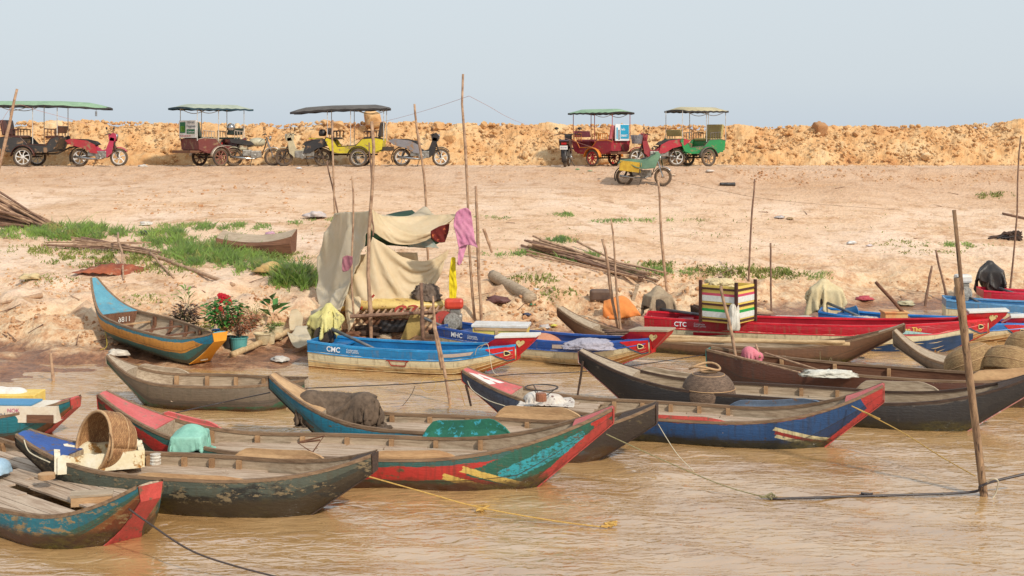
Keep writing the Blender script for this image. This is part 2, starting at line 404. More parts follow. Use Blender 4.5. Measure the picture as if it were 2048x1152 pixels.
# ---------- light
SUN_EL=math.radians(38); SUN_AZ=math.radians(142)   # compass-like: 0=+Y, 90=+X
sd=Vector((math.sin(SUN_AZ)*math.cos(SUN_EL),math.cos(SUN_AZ)*math.cos(SUN_EL),math.sin(SUN_EL)))
sl=bpy.data.lights.new('sun','SUN'); sl.energy=3.5; sl.angle=math.radians(3); sl.color=(1,.92,.80)
so=bpy.data.objects.new('sun',sl); COL.objects.link(so); so.rotation_euler=(-sd).to_track_quat('-Z','Y').to_euler()
wd=bpy.data.worlds.new("World"); SC.world=wd; wd.use_nodes=True; nt=wd.node_tree; bg=nt.nodes['Background']
sk=nt.nodes.new('ShaderNodeTexSky'); sk.sky_type='NISHITA'; sk.sun_disc=False; sk.sun_elevation=SUN_EL; sk.sun_rotation=SUN_AZ
sk.dust_density=4; sk.air_density=1.2; sk.ozone_density=2
# milky haze of the day: pale veil over the blue, a little bluer towards the horizon
tc=nt.nodes.new('ShaderNodeTexCoord'); sx=nt.nodes.new('ShaderNodeSeparateXYZ'); nt.links.new(tc.outputs['Generated'],sx.inputs[0])
veil=ramp(nt,sx.outputs['Z'],[(0,(4.95,5.6,6.25)),(.04,(5.4,6.0,6.45)),(.2,(5.65,6.2,6.6)),(1,(5.3,6.0,6.8))])
c=mix(nt,.88,sk.outputs['Color'],veil); nt.links.new(c,bg.inputs['Color']); bg.inputs['Strength'].default_value=.128
SC.view_settings.view_transform='Standard'; SC.view_settings.look='None'; SC.view_settings.exposure=0; SC.view_settings.gamma=1
SC.render.engine='CYCLES'
# ---------- boats
def paint(name,stops,wear=.45,wearcol=(150,120,90),ends=None,algae=(60,44,24),alg2=(92,54,28),az=.10,L=5,rough=.55,k=.62,inner=False,wsc=3.0,blotch=None,seam=.8,marks=()):
    m,nt,b,N,Lk=nm(name); C=lambda c:tuple(x*k for x in lin(c))
    uvn=N.new('ShaderNodeUVMap'); s=N.new('ShaderNodeSeparateXYZ'); Lk.new(uvn.outputs[0],s.inputs[0])
    v=coord(nt,'Object',(1,1,2.2)); n=nz(nt,v,wsc,7,.7); nf=nz(nt,v,wsc*5,5,.7); big=nz(nt,v,1.1,4)
    vv=math_(nt,'ADD',s.outputs['Y'],math_(nt,'MULTIPLY',math_(nt,'SUBTRACT',n,.5),.17))
    col=ramp(nt,vv,[(p,C(c)) for p,c in stops],'CONSTANT')
    if ends:
        un=math_(nt,'ADD',s.outputs['X'],math_(nt,'MULTIPLY',s.outputs['Y'],ends[4] if len(ends)>4 else 0))
        if ends[1]: col=mix(nt,math_(nt,'LESS_THAN',un,ends[0]),col,C(ends[1]))
        if ends[3]: col=mix(nt,math_(nt,'GREATER_THAN',un,ends[2]),col,C(ends[3]))
    if blotch: col=mix(nt,bw(nt,math_(nt,'ADD',math_(nt,'MULTIPLY',n,.6),math_(nt,'MULTIPLY',big,.5)),.55,.6),col,C(blotch))
    oc=coord(nt,'Object'); os_=N.new('ShaderNodeSeparateXYZ'); Lk.new(oc,os_.inputs[0]); rag=math_(nt,'SUBTRACT',nf,.5); chip=nz(nt,v,wsc*7,6,.8)
    for (x0,z0,x1,z1,hwid,c_,ch) in marks:      # brushed stripes, ragged and chipped
        ln=math.hypot(x1-x0,z1-z0); cx_,cz_=(x1-x0)/ln,(z1-z0)/ln
        dx=math_(nt,'SUBTRACT',os_.outputs['X'],x0); dz=math_(nt,'SUBTRACT',os_.outputs['Z'],z0)
        al=math_(nt,'ADD',math_(nt,'MULTIPLY',dx,cx_),math_(nt,'MULTIPLY',dz,cz_)); pe=math_(nt,'SUBTRACT',math_(nt,'MULTIPLY',dz,cx_),math_(nt,'MULTIPLY',dx,cz_))
        pe=math_(nt,'ABSOLUTE',math_(nt,'ADD',pe,math_(nt,'MULTIPLY',rag,min(.12,hwid*.9)))); al=math_(nt,'ADD',al,math_(nt,'MULTIPLY',rag,.12))
        m1_=math_(nt,'MULTIPLY',math_(nt,'LESS_THAN',pe,hwid),math_(nt,'MULTIPLY',math_(nt,'GREATER_THAN',al,0),math_(nt,'LESS_THAN',al,ln)))
        m1_=math_(nt,'MULTIPLY',m1_,bw(nt,chip,ch-.03,ch+.03)); col=mix(nt,m1_,col,C(c_))
    col=mix(nt,.45,col,ramp(nt,nf,[(.3,(.36,.36,.36)),(.7,(.66,.66,.66))]),'OVERLAY')
    w=math_(nt,'ADD',math_(nt,'MULTIPLY',n,.55),math_(nt,'MULTIPLY',nf,.45))
    col=mix(nt,bw(nt,w,.66-.2*wear,.70-.2*wear),col,C(wearcol))
    st=nz(nt,coord(nt,'Object',(5,5,.5)),4,5,.6)      # runs of dirt
    col=mix(nt,math_(nt,'MULTIPLY',bw(nt,st,.5,.72),.55),col,tuple(x*.35 for x in C(wearcol)))
    g=N.new('ShaderNodeNewGeometry'); gz=N.new('ShaderNodeSeparateXYZ'); Lk.new(g.outputs['Position'],gz.inputs[0])
    zz=math_(nt,'ADD',gz.outputs['Z'],math_(nt,'MULTIPLY',math_(nt,'SUBTRACT',n,.5),.28))
    sm=math_(nt,'ABSOLUTE',math_(nt,'SUBTRACT',s.outputs['Y'],.50)); col=mix(nt,math_(nt,'MULTIPLY',math_(nt,'LESS_THAN',sm,.011),seam),col,tuple(x*.25 for x in C(wearcol)))
    eg=math_(nt,'ADD',math_(nt,'MULTIPLY',s.outputs['Y'],1.0),math_(nt,'MULTIPLY',math_(nt,'SUBTRACT',nf,.5),.35)); col=mix(nt,math_(nt,'MULTIPLY',math_(nt,'LESS_THAN',eg,.045),.8 if seam else 0),col,C(wearcol))
    if algae:
        a=ramp(nt,zz,[(0,(1,1,1)),(az,(.95,)*3),(az+.07,(0,0,0))]); 
        ac=mix(nt,bw(nt,nf,.4,.6),C(algae),C((96,84,26)))
        ac=mix(nt,bw(nt,big,.4,.62),ac,C(alg2))
        col=mix(nt,a,col,ac)
        Lk.new(ramp(nt,zz,[(0,(.25,)*3),(az+.1,(rough,)*3)]),b.inputs['Roughness'])
    else: b.inputs['Roughness'].default_value=rough
    Lk.new(col,b.inputs['Base Color'])
    gr=nz(nt,coord(nt,'Object',(1,10,16)),3,4); bump(nt,b,math_(nt,'ADD',nf,gr),.5,.012)
    return m
W_GREY=wood('grey weathered plank',(196,176,150),(150,128,104)); W_DECK=wood('bleached deck slat',(206,184,160),(160,132,108),(1,9,9),3)
W_BRN=wood('brown boat timber',(134,92,66),(92,58,40)); W_DARK=wood('dark wet timber',(84,62,48),(48,34,26)); W_TAN=wood('tan plywood',(206,168,124),(168,128,90),(1,4,4),2)
W_RIM=wood('rubbed gunwale wood',(150,122,94),(110,84,62)); W_RIB=wood('rib timber',(186,148,108),(140,104,72),(1,1,1),5)
W_STICK=wood('peeled pole wood',(196,160,128),(142,108,84),(1,1,1),9); W_STICKD=wood('dark pole wood',(152,118,96),(108,78,62),(1,1,1),9)
W_BAM=wood('pale bamboo',(214,184,140),(176,142,100),(1,6,6),3)
class Boat:
    def __init__(s,name,label,A,B,zA,zB,bm=.5,gm=.32,nA=.09,nB=.09,rA=.8,rB=.8,hA=.12,hB=.12,kz=-.14,kb=.30,pA=2.4,pB=2.4,eA=.42,eB=.42,cA=2.,cB=2.,lift=(0,0),bulge=.05,cat='wooden boat',group=None):
        A=Vector(A).to_2d(); B=Vector(B).to_2d(); s.L=(B-A).length; s.rz=math.atan2(B.y-A.y,B.x-A.x); c=(A+B)/2
        s.root=empty(name,(c.x,c.y,0),s.rz,label,cat,group)
        for k_,v in dict(zA=zA,zB=zB,bm=bm,gm=gm,nA=nA,nB=nB,rA=rA,rB=rB,hA=hA,hB=hB,kz=kz,kb=kb,pA=pA,pB=pB,eA=eA,eB=eB,cA=cA,cB=cB,lift=lift,bulge=bulge).items(): setattr(s,k_,v)
    def g(s,t):
        return s.gm+(s.zA-s.gm)*max(0,1-t/s.eA)**s.pA+(s.zB-s.gm)*max(0,1-(1-t)/s.eB)**s.pB
    def b(s,t):
        if t<.5: q=1-t/.5; return s.nA+(s.bm-s.nA)*(1-q**s.cA)
        q=1-(1-t)/.5; return s.nB+(s.bm-s.nB)*(1-q**s.cB)
    def k(s,t):
        z=s.kz; dA=t*s.L; dB=(1-t)*s.L
        if s.rA and dA<s.rA: z+=(s.zA-s.hA-s.kz)*(1-dA/s.rA)**1.05
        if s.rB and dB<s.rB: z+=(s.zB-s.hB-s.kz)*(1-dB/s.rB)**1.05
        return z
    def kw(s,t):
        n,r,d=(s.nA,s.rA,t*s.L) if t<.5 else (s.nB,s.rB,(1-t)*s.L)
        if r<.05: return s.kb
        q=min(1,max(0,(d-r*.35)/(r*1.3))); q=q*q*(3-2*q); w=n*.8+(s.kb-n*.8)*q; return min(w,s.b(t)*.92)
    def lf(s,t): return s.lift[0]*(1-t)+s.lift[1]*t
    def S(s,t,v,side,inset=0):
        b_,g_,k_,kw_=s.b(t),s.g(t),s.k(t),s.kw(t)
        y=b_+(kw_-b_)*v**1.25+s.bulge*math.sin(math.pi*v)*(min(1,(1-abs(2*t-1))*3)) ; z=g_+(k_-g_)*v
        return Vector(((t-.5)*s.L,side*(max(.01,y-inset)),z+s.lf(t)))
    def N(s,t,v,side):
        a=s.S(min(t+.01,1),v,side)-s.S(max(t-.01,0),v,side); b=s.S(t,min(v+.03,1),side)-s.S(t,max(v-.03,0),side)
        n=a.cross(b).normalized(); 
        return n if n.y*side>0 else -n
    def O(s,t,v,side=-1,off=.006): return s.S(t,v,side)+s.N(t,v,side)*off
    def ts(s,n=72): return [.5-.5*math.cos(math.pi*i/n)*(.6+.4*abs(math.cos(math.pi*i/n))) for i in range(n+1)]
    def hull(s,paint_m,inner=W_GREY,rim=W_RIM,stem=None,sA=0,sB=0,nv=12,transom=False):
        ts=s.ts(); mb=MB(); uv=[]
        for side in (-1,1):
            rows=[[s.S(t,j/nv,side) for j in range(nv+1)] for t in ts]; mb.grid(rows,0,flip=side>0)
            uv+=[((t-.5)*s.L,j/nv) for t in ts for j in range(nv+1)]
        def strip(m_,tt):
            o=len(m_.v); rows=[[s.S(t,1,-1),s.S(t,1,-1).lerp(s.S(t,1,1),.5),s.S(t,1,1)] for t in tt]; m_.grid(rows,0,flip=False)
        a,b_=sA/s.L,1-sB/s.L
        mid=[t for t in ts if a<=t<=b_]; 
        mid=[a]+mid+[b_]; rows=[[s.S(t,1,-1),s.S(t,1,1)] for t in mid]; mb.grid(rows); uv+=[((t-.5)*s.L,1) for t in mid for _ in range(2)]
        if transom:
            rows=[[s.S(0,j/nv,-1),s.S(0,j/nv,1)] for j in range(nv+1)]; mb.grid(rows); uv+=[(-s.L/2,j/nv) for j in range(nv+1) for _ in range(2)]
        o=mb.build('hull',[paint_m,inner,rim],s.root,smooth=True,uv=uv)
        q=o.modifiers.new('s','SOLIDIFY'); q.thickness=.028; q.offset=-1; q.material_offset=1; q.material_offset_rim=2; q.use_even_offset=False
        e=o.modifiers.new('e','EDGE_SPLIT'); e.split_angle=math.radians(40)
        for end,w,tt in ((0,sA,[0]+[t for t in ts if 0<t<a]+[a]),(1,sB,[1]+[t for t in ts if b_<t<1][::-1]+[b_])):
            if not w or (transom and end==0): continue
            st=MB(); rows=[[s.S(t,1,-1),s.S(t,1,1)] for t in tt]; tp=[s.S(tt[0],0,-1),s.S(tt[0],0,1)]; dx=-.012 if end==0 else .012
            rows=[tp]+rows; rows=[[p+Vector((dx,0,-.004)) for p in r] for r in rows]
            st.grid(rows,flip=(end==1)); st.build('stem_panel',stem or W_RIM,s.root,solid=.012)
        # rubbing strips along both gunwales
        for side in (-1,1):
            g_=MB(); rr=[]
            for t in ts:
                p=s.S(t,0,side); hw=.020; rr.append([p+Vector((0,side*.010,.012)),p+Vector((0,side*.010,-.022)),p+Vector((0,-side*.036,-.022)),p+Vector((0,-side*.036,.012)),p+Vector((0,side*.010,.012))])
            g_.grid(rr,flip=side<0); g_.build('gunwale',rim,s.root)
        return o
    def nose(s,end,length,mat,zoff=.004,wall=True,wallmat=None,n=8,name='nose_deck'):
        tt=[ (length/s.L)*i/n for i in range(n+1)]
        if end: tt=[1-t for t in tt]
        rows=[]
        for t in tt:
            a,c=s.S(t,0,-1,.03),s.S(t,0,1,.03); rows.append([a+Vector((0,0,-zoff)),a.lerp(c,.5)+Vector((0,0,.006)),c+Vector((0,0,-zoff))])
        mb=MB().grid(rows)
        mb.build(name,mat,s.root,solid=.02)
        if wall:
            t=tt[-1]; a,c=s.S(t,0,-1,.035),s.S(t,0,1,.035); d,e=s.S(t,.8,1,.04),s.S(t,.8,-1,.04)
            MB().add([a,c,d,e],[(0,1,2,3)]).build('breast_board',wallmat or W_GREY,s.root,solid=.02)
    def halfw(s,t,z):
        lo,hi=0,1
        for _ in range(12):
            m=(lo+hi)/2
            if s.S(t,m,1).z-s.lf(t)>z: lo=m
            else: hi=m
        return s.S(t,lo,1).y-.045
    def deck(s,t0,t1,z,mat=W_DECK,n=9,name='deck',gaps=()):
        mb=MB(); bw_=2*(s.bm-.03)/n
        for i in range(n):
            w=-(s.bm-.03)+bw_*(i+.5); ss=[t0+(t1-t0)*j/30 for j in range(31)]; ok=[t for t in ss if s.halfw(t,z)>abs(w)]
            if len(ok)<3: continue
            cuts=[ok[0]+R.uniform(0,.01)]+([R.uniform(.35,.65)*(ok[-1]-ok[0])+ok[0]] if len(ok)>12 else [])+[ok[-1]-R.uniform(0,.01)]
            for a,b_ in zip(cuts[:-1],cuts[1:]):
                if any(g0<(a+b_)/2<g1 and i in gi for g0,g1,gi in gaps): continue
                dz=R.uniform(-.008,.008); hw=bw_*R.uniform(.44,.485); vs=[]
                k_=5
                for j in range(k_+1):
                    t=a+(b_-a-.003)*j/k_; x=(t-.5)*s.L; zz=z+s.lf(t)+dz
                    vs+=[(x,w-hw,zz),(x,w+hw,zz),(x,w+hw,zz-.02),(x,w-hw,zz-.02)]
                fs=[]
                for j in range(k_):
                    o=4*j; fs+=[(o+q,o+4+q,o+4+(q+1)%4,o+(q+1)%4)[::-1] for q in range(4)]
                fs+=[(0,1,2,3)[::-1],(4*k_,4*k_+1,4*k_+2,4*k_+3)]
                mb.add(vs,fs)
        return mb.build(name,mat,s.root)
    def ribs(s,tt,z=None,mat=W_RIB,sides=(-1,1),w=.05,v0=.05,v1=.85):
        for t in tt:
            for side in sides:
                dt=w/s.L/2; vs=[]
                for v in (v0,(v0+v1)/2,v1):
                    for d in (-dt,dt):
                        for ins in (.03,.075): vs.append(s.S(t+d,v,side,ins))
                fs=[]
                for j in range(2):
                    o=4*j; fs+=[(o,o+1,o+5,o+4),(o+1,o+3,o+7,o+5),(o+3,o+2,o+6,o+7),(o+2,o,o+4,o+6)]
                fs+=[(0,2,3,1),(8,9,11,10)]
                MB().add(vs,fs).build('rib',mat,s.root)
    def thwart(s,t,v=.25,mat=W_GREY,w=.10,th_=.022,name='thwart'):
        p=s.S(t,v,-1,.03); MB().box((p.x,0,p.z),(w,2*abs(p.y),th_)).build(name,mat,s.root)
    def wash(s,t0,t1,h,side,mat,lean=.25,sh=1.0,drop=.02,name='wash_board'):
        rows=[]; n=16
        for i in range(n+1):
            q=i/n; t=t0+(t1-t0)*q; e=min(1,q/.14,(1-q)/.22)**.7 if 0<q<1 else 0
            b_=s.S(t,0,side)+Vector((0,-side*.016,-drop)); tp=b_+Vector((0,side*lean*h*e,(h*e+drop)*sh)); rows.append([b_,b_.lerp(tp,.5)+Vector((0,side*.01,0)),tp])
        MB().grid(rows).build(name,mat,s.root,smooth=False,solid=.022)
    def decal(s,poly,mat,name='painted_mark',side=-1,off=.009,sub=14):
        """poly in (metres from left end, v); filled as a quad strip between two edges"""
        lo,hi=poly; rows=[]
        for i in range(sub+1):
            q=i/sub; a=(lo[0][0]+(lo[1][0]-lo[0][0])*q,lo[0][1]+(lo[1][1]-lo[0][1])*q); b=(hi[0][0]+(hi[1][0]-hi[0][0])*q,hi[0][1]+(hi[1][1]-hi[0][1])*q)
            rows.append([s.O((a[0]+(b[0]-a[0])*j/4)/s.L,a[1]+(b[1]-a[1])*j/4,side,off) for j in range(5)])
        MB().grid(rows,flip=True).build(name,mat,s.root)
    def vz(s,x,z):
        t=x/s.L; g_,k_=s.g(t),s.k(t); return max(.01,min(1,(z-s.lf(t)-g_)/(k_-g_)))
    def patch(s,rows,mat,name='painted_mark',side=-1,off=.009,sub=4):
        """rows of (metres from left end, z top, z bottom)"""
        out=[]
        for a,b_ in zip(rows[:-1],rows[1:]):
            for i in range(sub):
                q=i/sub; r=[a[k]+(b_[k]-a[k])*q for k in range(3)]; out.append(r)
        out.append(rows[-1])
        MB().grid([[s.O(x/s.L,s.vz(x,zt+(zb-zt)*j/4),side,off) for j in range(5)] for x,zt,zb in out],flip=True).build(name,mat,s.root)
    def text(s,txt,x,v,size,mat,name='lettering',side=-1,off=.008,shear=0,bold=.0,vs=None):
        vs_,fs_=text_mesh(txt,size,shear,bold); sp=(s.g(x/s.L)-s.k(x/s.L)); out=[]
        for (a,b_) in vs_: out.append(s.O((x+a)/s.L,v-b_/sp,side,off))
        return MB().add(out,fs_).build(name,mat,s.root)
def text_mesh(txt,size,shear=0,bold=0):
    cu=bpy.data.curves.new('t','FONT'); cu.body=txt; cu.size=size; cu.shear=shear; cu.offset=bold*size; cu.resolution_u=3
    o=bpy.data.objects.new('t',cu); COL.objects.link(o); me=bpy.data.meshes.new_from_object(o)
    vs=[(v.co.x,v.co.y) for v in me.vertices]; fs=[tuple(p.vertices) for p in me.polygons]
    bpy.data.objects.remove(o); bpy.data.curves.remove(cu); bpy.data.meshes.remove(me); return vs,fs
def plate_text(txt,size,org,ux,uy,mat,parent,name='lettering',bold=0,shear=0):
    vs,fs=text_mesh(txt,size,shear,bold); org,ux,uy=Vector(org),Vector(ux),Vector(uy)
    return MB().add([org+ux*a+uy*b for a,b in vs],fs).build(name,mat,parent)
def fp(px,py): return W(px,py).to_2d()
RED=(206,58,50);TEAL=(20,128,146);BLUE=(26,66,138);GRN=(30,104,84)
P_RED=M('faded red paint',(206,78,68),(176,66,52),5,.7,.5,spot=(128,92,68),k=.7); P_PINK=M('sun-faded pink red paint',(222,112,108),(206,96,92),4,.7,.4,spot=(170,130,110),k=.75)
P_BLUE=M('worn blue paint',(58,96,170),(48,82,150),4,.6,.4,spot=(110,92,84),k=.7); P_TEAL=M('worn teal paint',(30,130,150),(26,108,128),4,.6,.4,spot=(120,110,84),k=.7)
P_YEL=M('yellow paint stripe',(238,196,96),(226,176,72),6,.6,.3,spot=(90,60,30)); P_CREAM=M('cream paint stripe',(240,220,160),(230,200,130),6,.6,.3,spot=(110,70,40)); P_MAR=M('dark red paint stripe',(168,40,24),(150,36,20),6,.6,.3)
P_WHITE=M('white paint',(238,234,224),(220,212,200),6,.6,.2); P_GRNP=M('green splash board',(40,120,92),(32,100,84),5,.7,.4,spot=(64,176,196)); P_ORG=M('orange yellow paint',(236,160,44),(226,146,36),5,.6,.3)
P_SLATE=M('slate blue paint',(104,120,140),(84,98,118),4,.6,.4,spot=(130,100,80))
# 1 front left
b=Boat('wooden_boat','wide planked boat with red stem and worn teal side cut off by left frame edge',(-6.9,15.0),(-3.33,11.95),.55,.62,bm=.80,gm=.29,nA=.25,nB=.13,rB=.60,hB=.14,kb=.55,pB=2.0,eB=.20,cB=2.8,bulge=.08)
b.hull(paint('worn teal hull over rust',[(0,(40,118,132)),(.36,(60,104,90)),(.55,(150,92,46)),(.7,(128,62,26))],.68,(170,140,94),az=.12,wsc=2.2),stem=P_RED,sB=.72,sA=.4); b1=b
b.deck(.04,.93,.24,n=13,gaps=((.5,.9,(5,)),(.2,.55,(8,)))); b.ribs([.2,.3,.4,.5,.59,.68,.77,.85],v1=.5); b.nose(1,.20,W_GREY)
b.wash(.30,.66,.10,-1,W_TAN)
# 2 dark boat with beige panel
b=Boat('wooden_boat','dark mossy boat with beige inner board, blue left nose and basket aboard',fp(45,984),fp(748,1029),.64,.62,bm=.50,gm=.38,nA=.13,nB=.10,rA=.85,rB=.85,hA=.12,hB=.18,pB=2.6,pA=2.2,kb=.34,eA=.36)
b.hull(paint('dark hull with peeling slate paint',[(0,(92,98,84)),(.30,(62,66,56)),(.5,(74,60,40)),(.7,(60,46,26))],.62,(150,130,96),az=.15,blotch=(42,40,34),algae=(52,44,26),alg2=(70,54,30)),stem=W_DARK,sA=.7,sB=.8)
b.nose(0,.62,P_BLUE); b.nose(1,.22,W_DARK,wall=False); b.deck(.16,.86,.26); b.ribs([.22,.32,.42,.5,.58],v1=.5); b2=b
b.wash(.56,.84,.10,1,W_TAN,sh=1); b.wash(.40,.70,.05,-1,W_TAN)
# 3 long green and red boat
b=Boat('wooden_boat','long boat with red band, peeling green bow and yellow slashes, mint cloth aboard',fp(205,935),fp(1225,972),.86,.86,bm=.56,gm=.34,nA=.12,nB=.09,rA=.95,rB=1.0,hA=.16,hB=.16,pB=2.3,pA=2.3,kb=.34,eB=.40,eA=.34)
b.hull(paint('peeling green and red hull',[(0,(58,104,96)),(.16,(206,52,40)),(.47,(50,92,64)),(.66,(96,72,34))],.50,(112,88,56),az=.08,marks=((1.45,.05,2.75,.62,.17,(34,104,82),.2),(1.75,.14,2.65,.56,.075,(52,176,190),.46),(1.35,.25,2.15,.0,.035,(240,200,100),.33),(1.30,.18,2.1,-.06,.028,(176,44,28),.33),(1.15,.17,2.0,-.09,.035,(240,200,100),.36),(2.05,-.04,2.92,.74,.055,(206,70,60),.3)),blotch=None,wsc=2.6),stem=P_RED,sA=.9,sB=1.0)
b.nose(0,.75,P_PINK); b.nose(1,.42,P_PINK,wall=False); b.deck(.14,.86,.24,n=10); b.ribs([.2,.29,.38,.47,.56,.65,.74],v1=.5); b3=b
b.wash(.62,.80,.20,1,P_GRNP,lean=.1); b.wash(.56,.72,.10,-1,W_TAN); b.wash(.10,.22,.07,1,P_PINK,lean=0)
P_CY=M('flaked turquoise patch',(40,160,176),(36,112,92),9,.7,.5,spot=(120,90,60))

# 4 grey boat with green bottom
b=Boat('wooden_boat','bare grey boat with green painted bottom behind the teal boat nose',fp(217,803),fp(612,814),.66,.40,bm=.48,gm=.34,nA=.06,nB=.10,rA=.75,rB=.4,hA=.1,kb=.30,pA=2.6,eA=.4)
b.hull(paint('grey hull over green bottom',[(0,(126,108,88)),(.42,(104,88,74)),(.60,(52,104,70)),(.8,(40,92,62))],.25,(150,140,110),az=.02),stem=W_GREY,sA=.7,sB=.4)
b.nose(0,.35,W_GREY); b.deck(.2,.95,.14,n=8); b.ribs([.3,.45,.6,.75,.88],v1=.7); b.wash(.12,.36,.08,1,W_GREY,lean=0); b.thwart(.34,.4)
# 5 teal boat with dark right nose
b=Boat('wooden_boat','teal boat with grey left nose and blackened right nose, brown netting aboard',fp(545,881),fp(1312,921),.83,.67,bm=.50,gm=.31,nA=.11,nB=.12,rA=.95,rB=.90,hA=.16,hB=.22,kb=.32,eB=.36,eA=.36)
b.hull(paint('teal blue worn hull',[(0,(120,96,74)),(.08,(30,132,160)),(.45,(40,124,140)),(.72,(48,108,110))],.46,(112,96,64),ends=(-9,None,1.28,(66,52,42),-.6),az=.11),stem=W_DARK,sA=.9,sB=.95)
b.nose(0,.75,W_TAN); b.nose(1,.42,W_DARK,wall=False); b.deck(.14,.86,.22); b.ribs([.5,.58,.66,.3,.4],v1=.5); b.wash(.57,.81,.16,1,W_TAN,lean=.05); b5=b
# 6 boat ashore
b=Boat('wooden_boat','blue and orange-yellow boat beached on the mud by the potted plants',(-7.62,23.7),(-4.78,21.25),.92,.62,bm=.52,gm=.42,nA=.07,nB=.15,rA=.8,rB=.55,hA=.1,hB=.14,kz=.02,kb=.30,lift=(.32,.0),pA=2.6,pB=2.4,eA=.3,eB=.3,bulge=.07)
b.hull(paint('orange yellow band over teal',[(0,(56,128,144)),(.17,(222,152,62)),(.58,(66,118,112)),(.85,(86,90,70))],.38,(150,120,90),ends=(-9,None,1.48,(20,136,172),-.35),az=.02,algae=(110,70,44)),stem=P_ORG,sA=.7,sB=.55,inner=W_GREY)
P_LB=M('bright blue faded paint',(104,166,182),(84,142,164),3,.8,.3,spot=(140,146,138)); b.nose(0,.85,P_LB,wallmat=W_BRN); b.nose(1,.12,P_LB,wall=False)
b.deck(.28,.90,.10,n=7,mat=W_GREY); b.ribs([.34,.46,.58,.70,.80],mat=W_BRN); b.thwart(.52,.2,W_BRN,.08); b.thwart(.64,.25,W_BRN,.08); b.thwart(.30,.35,W_TAN,.06); b6=b
t=.85/b.L; p=b.S(t,.30,-1); plate_text('1186',.13,(p.x+.03,.20,p.z-.04),(0,-1,0),(0,0,1),P_WHITE,b.root)
# 7 blue and red boat
b=Boat('wooden_boat','dark blue boat with red right nose and cream and red slashes on its side',fp(930,843),fp(1766,898),.70,.79,bm=.54,gm=.31,nA=.12,nB=.11,rA=.95,rB=.90,hA=.14,hB=.20,kb=.34,eB=.38,eA=.38)
b.hull(paint('navy blue hull',[(0,(150,72,54)),(.06,(26,76,128)),(.5,(22,56,100)),(.78,(34,46,70))],.42,(70,60,60),ends=(-1.6,(88,98,118),2.42,(204,58,50),-.12),az=.08,algae=(30,30,16),alg2=(44,40,20),marks=((1.42,.26,2.22,.075,.022,(240,222,168),.36),(1.42,.215,2.2,.03,.022,(170,40,24),.3),(1.44,.17,2.14,.0,.022,(240,222,168),.38),(1.95,-.05,2.72,.62,.06,(204,60,52),.3))),stem=P_RED,sA=.6,sB=.92)
b.nose(0,.72,P_PINK); b.nose(1,.44,P_PINK,wall=False); b.deck(.13,.34,.27,n=8); b.deck(.40,.88,.20,n=9); b.ribs([.36,.43,.50,.57,.64],v1=.6); b7=b
b.wash(.64,.86,.09,1,P_SLATE,lean=.1); b.wash(.46,.66,.055,-1,P_RED,lean=.05)
P_FLG=M('painted blue nose stripe',(52,84,160),(40,66,140),6,.6,.3)
a_=b.S(.02,0,-1); MB().grid([[b.S(.015+.06*q,0,-1,.05)+Vector((0,0,.012)),b.S(.015+.06*q+.02,0,1,.12)+Vector((0,0,.016))] for q in (0,.5,1)]).build('painted_mark',P_WHITE,b.root)
# 8 black boat
b=Boat('wooden_boat','long blackened boat with pink-tipped left nose running out of frame at right',fp(1162,805),(6.80,16.75),.75,.78,bm=.50,gm=.33,nA=.12,nB=.10,rA=.95,rB=1.1,hA=.16,hB=.18,kb=.33,eA=.34,eB=.36)
b.hull(paint('blackened hull',[(0,(104,88,72)),(.06,(46,40,38)),(.5,(36,32,32)),(.8,(44,38,30))],.30,(104,92,80),az=.08,algae=(48,44,16),alg2=(60,48,20)),stem=M('pink primer',(196,132,120),(176,110,100),5,.7,.4,spot=(220,210,200)),sA=.6,sB=1.0,rim=W_DARK)
b.nose(0,.80,W_GREY); b.nose(1,.5,W_DARK,wall=False); b.deck(.15,.86,.20,n=8,mat=W_GREY); b.ribs([.42,.50,.58],v1=.6); b.wash(.62,.80,.14,1,W_GREY,lean=.08); b8=b
b.wash(.13,.3,.09,1,W_GREY,lean=.0)
# 9 reddish brown boat
b=Boat('wooden_boat','reddish brown boat with teal left end face and pink cloth aboard',fp(1418,760),(7.95,18.15),.50,.55,bm=.48,gm=.33,nA=.14,nB=.08,rA=.55,rB=.9,hA=.26,kb=.33,pA=2.2,eA=.5)
b.hull(paint('reddish brown hull',[(0,(112,66,46)),(.5,(98,58,42)),(.8,(84,56,44))],.16,(150,128,110),az=.06,k=.55),stem=M('teal end face',(70,132,120),(50,110,104),5,.7,.4),sA=.5,sB=.6,inner=W_BRN)
b.ribs([.2,.35,.5],mat=W_TAN,v1=.7); b.deck(.2,.9,.06,n=7,mat=W_BRN); b.wash(.72,.98,.16,-1,W_TAN,lean=0,drop=.12); b9=b
# 10 varnished brown boat carrying bamboo
b=Boat('wooden_boat','slender brown timber boat loaded with long bamboo poles beside red motorboat',fp(1120,686),fp(1808,731),.66,.69,bm=.46,gm=.21,nA=.13,nB=.07,rA=.8,rB=1.2,hA=.15,hB=.12,kb=.30,pB=2.2,eB=.4,eA=.28)
b.hull(paint('brown timber hull',[(0,(132,92,64)),(.6,(118,78,52)),(.85,(90,58,38))],.12,(160,130,100),az=.05),stem=W_BRN,sA=.7,sB=1.0,inner=W_GREY)
b.nose(0,.70,W_GREY); b.nose(1,.40,W_GREY); b.deck(.15,.9,.1,n=7,mat=W_GREY); b10=b
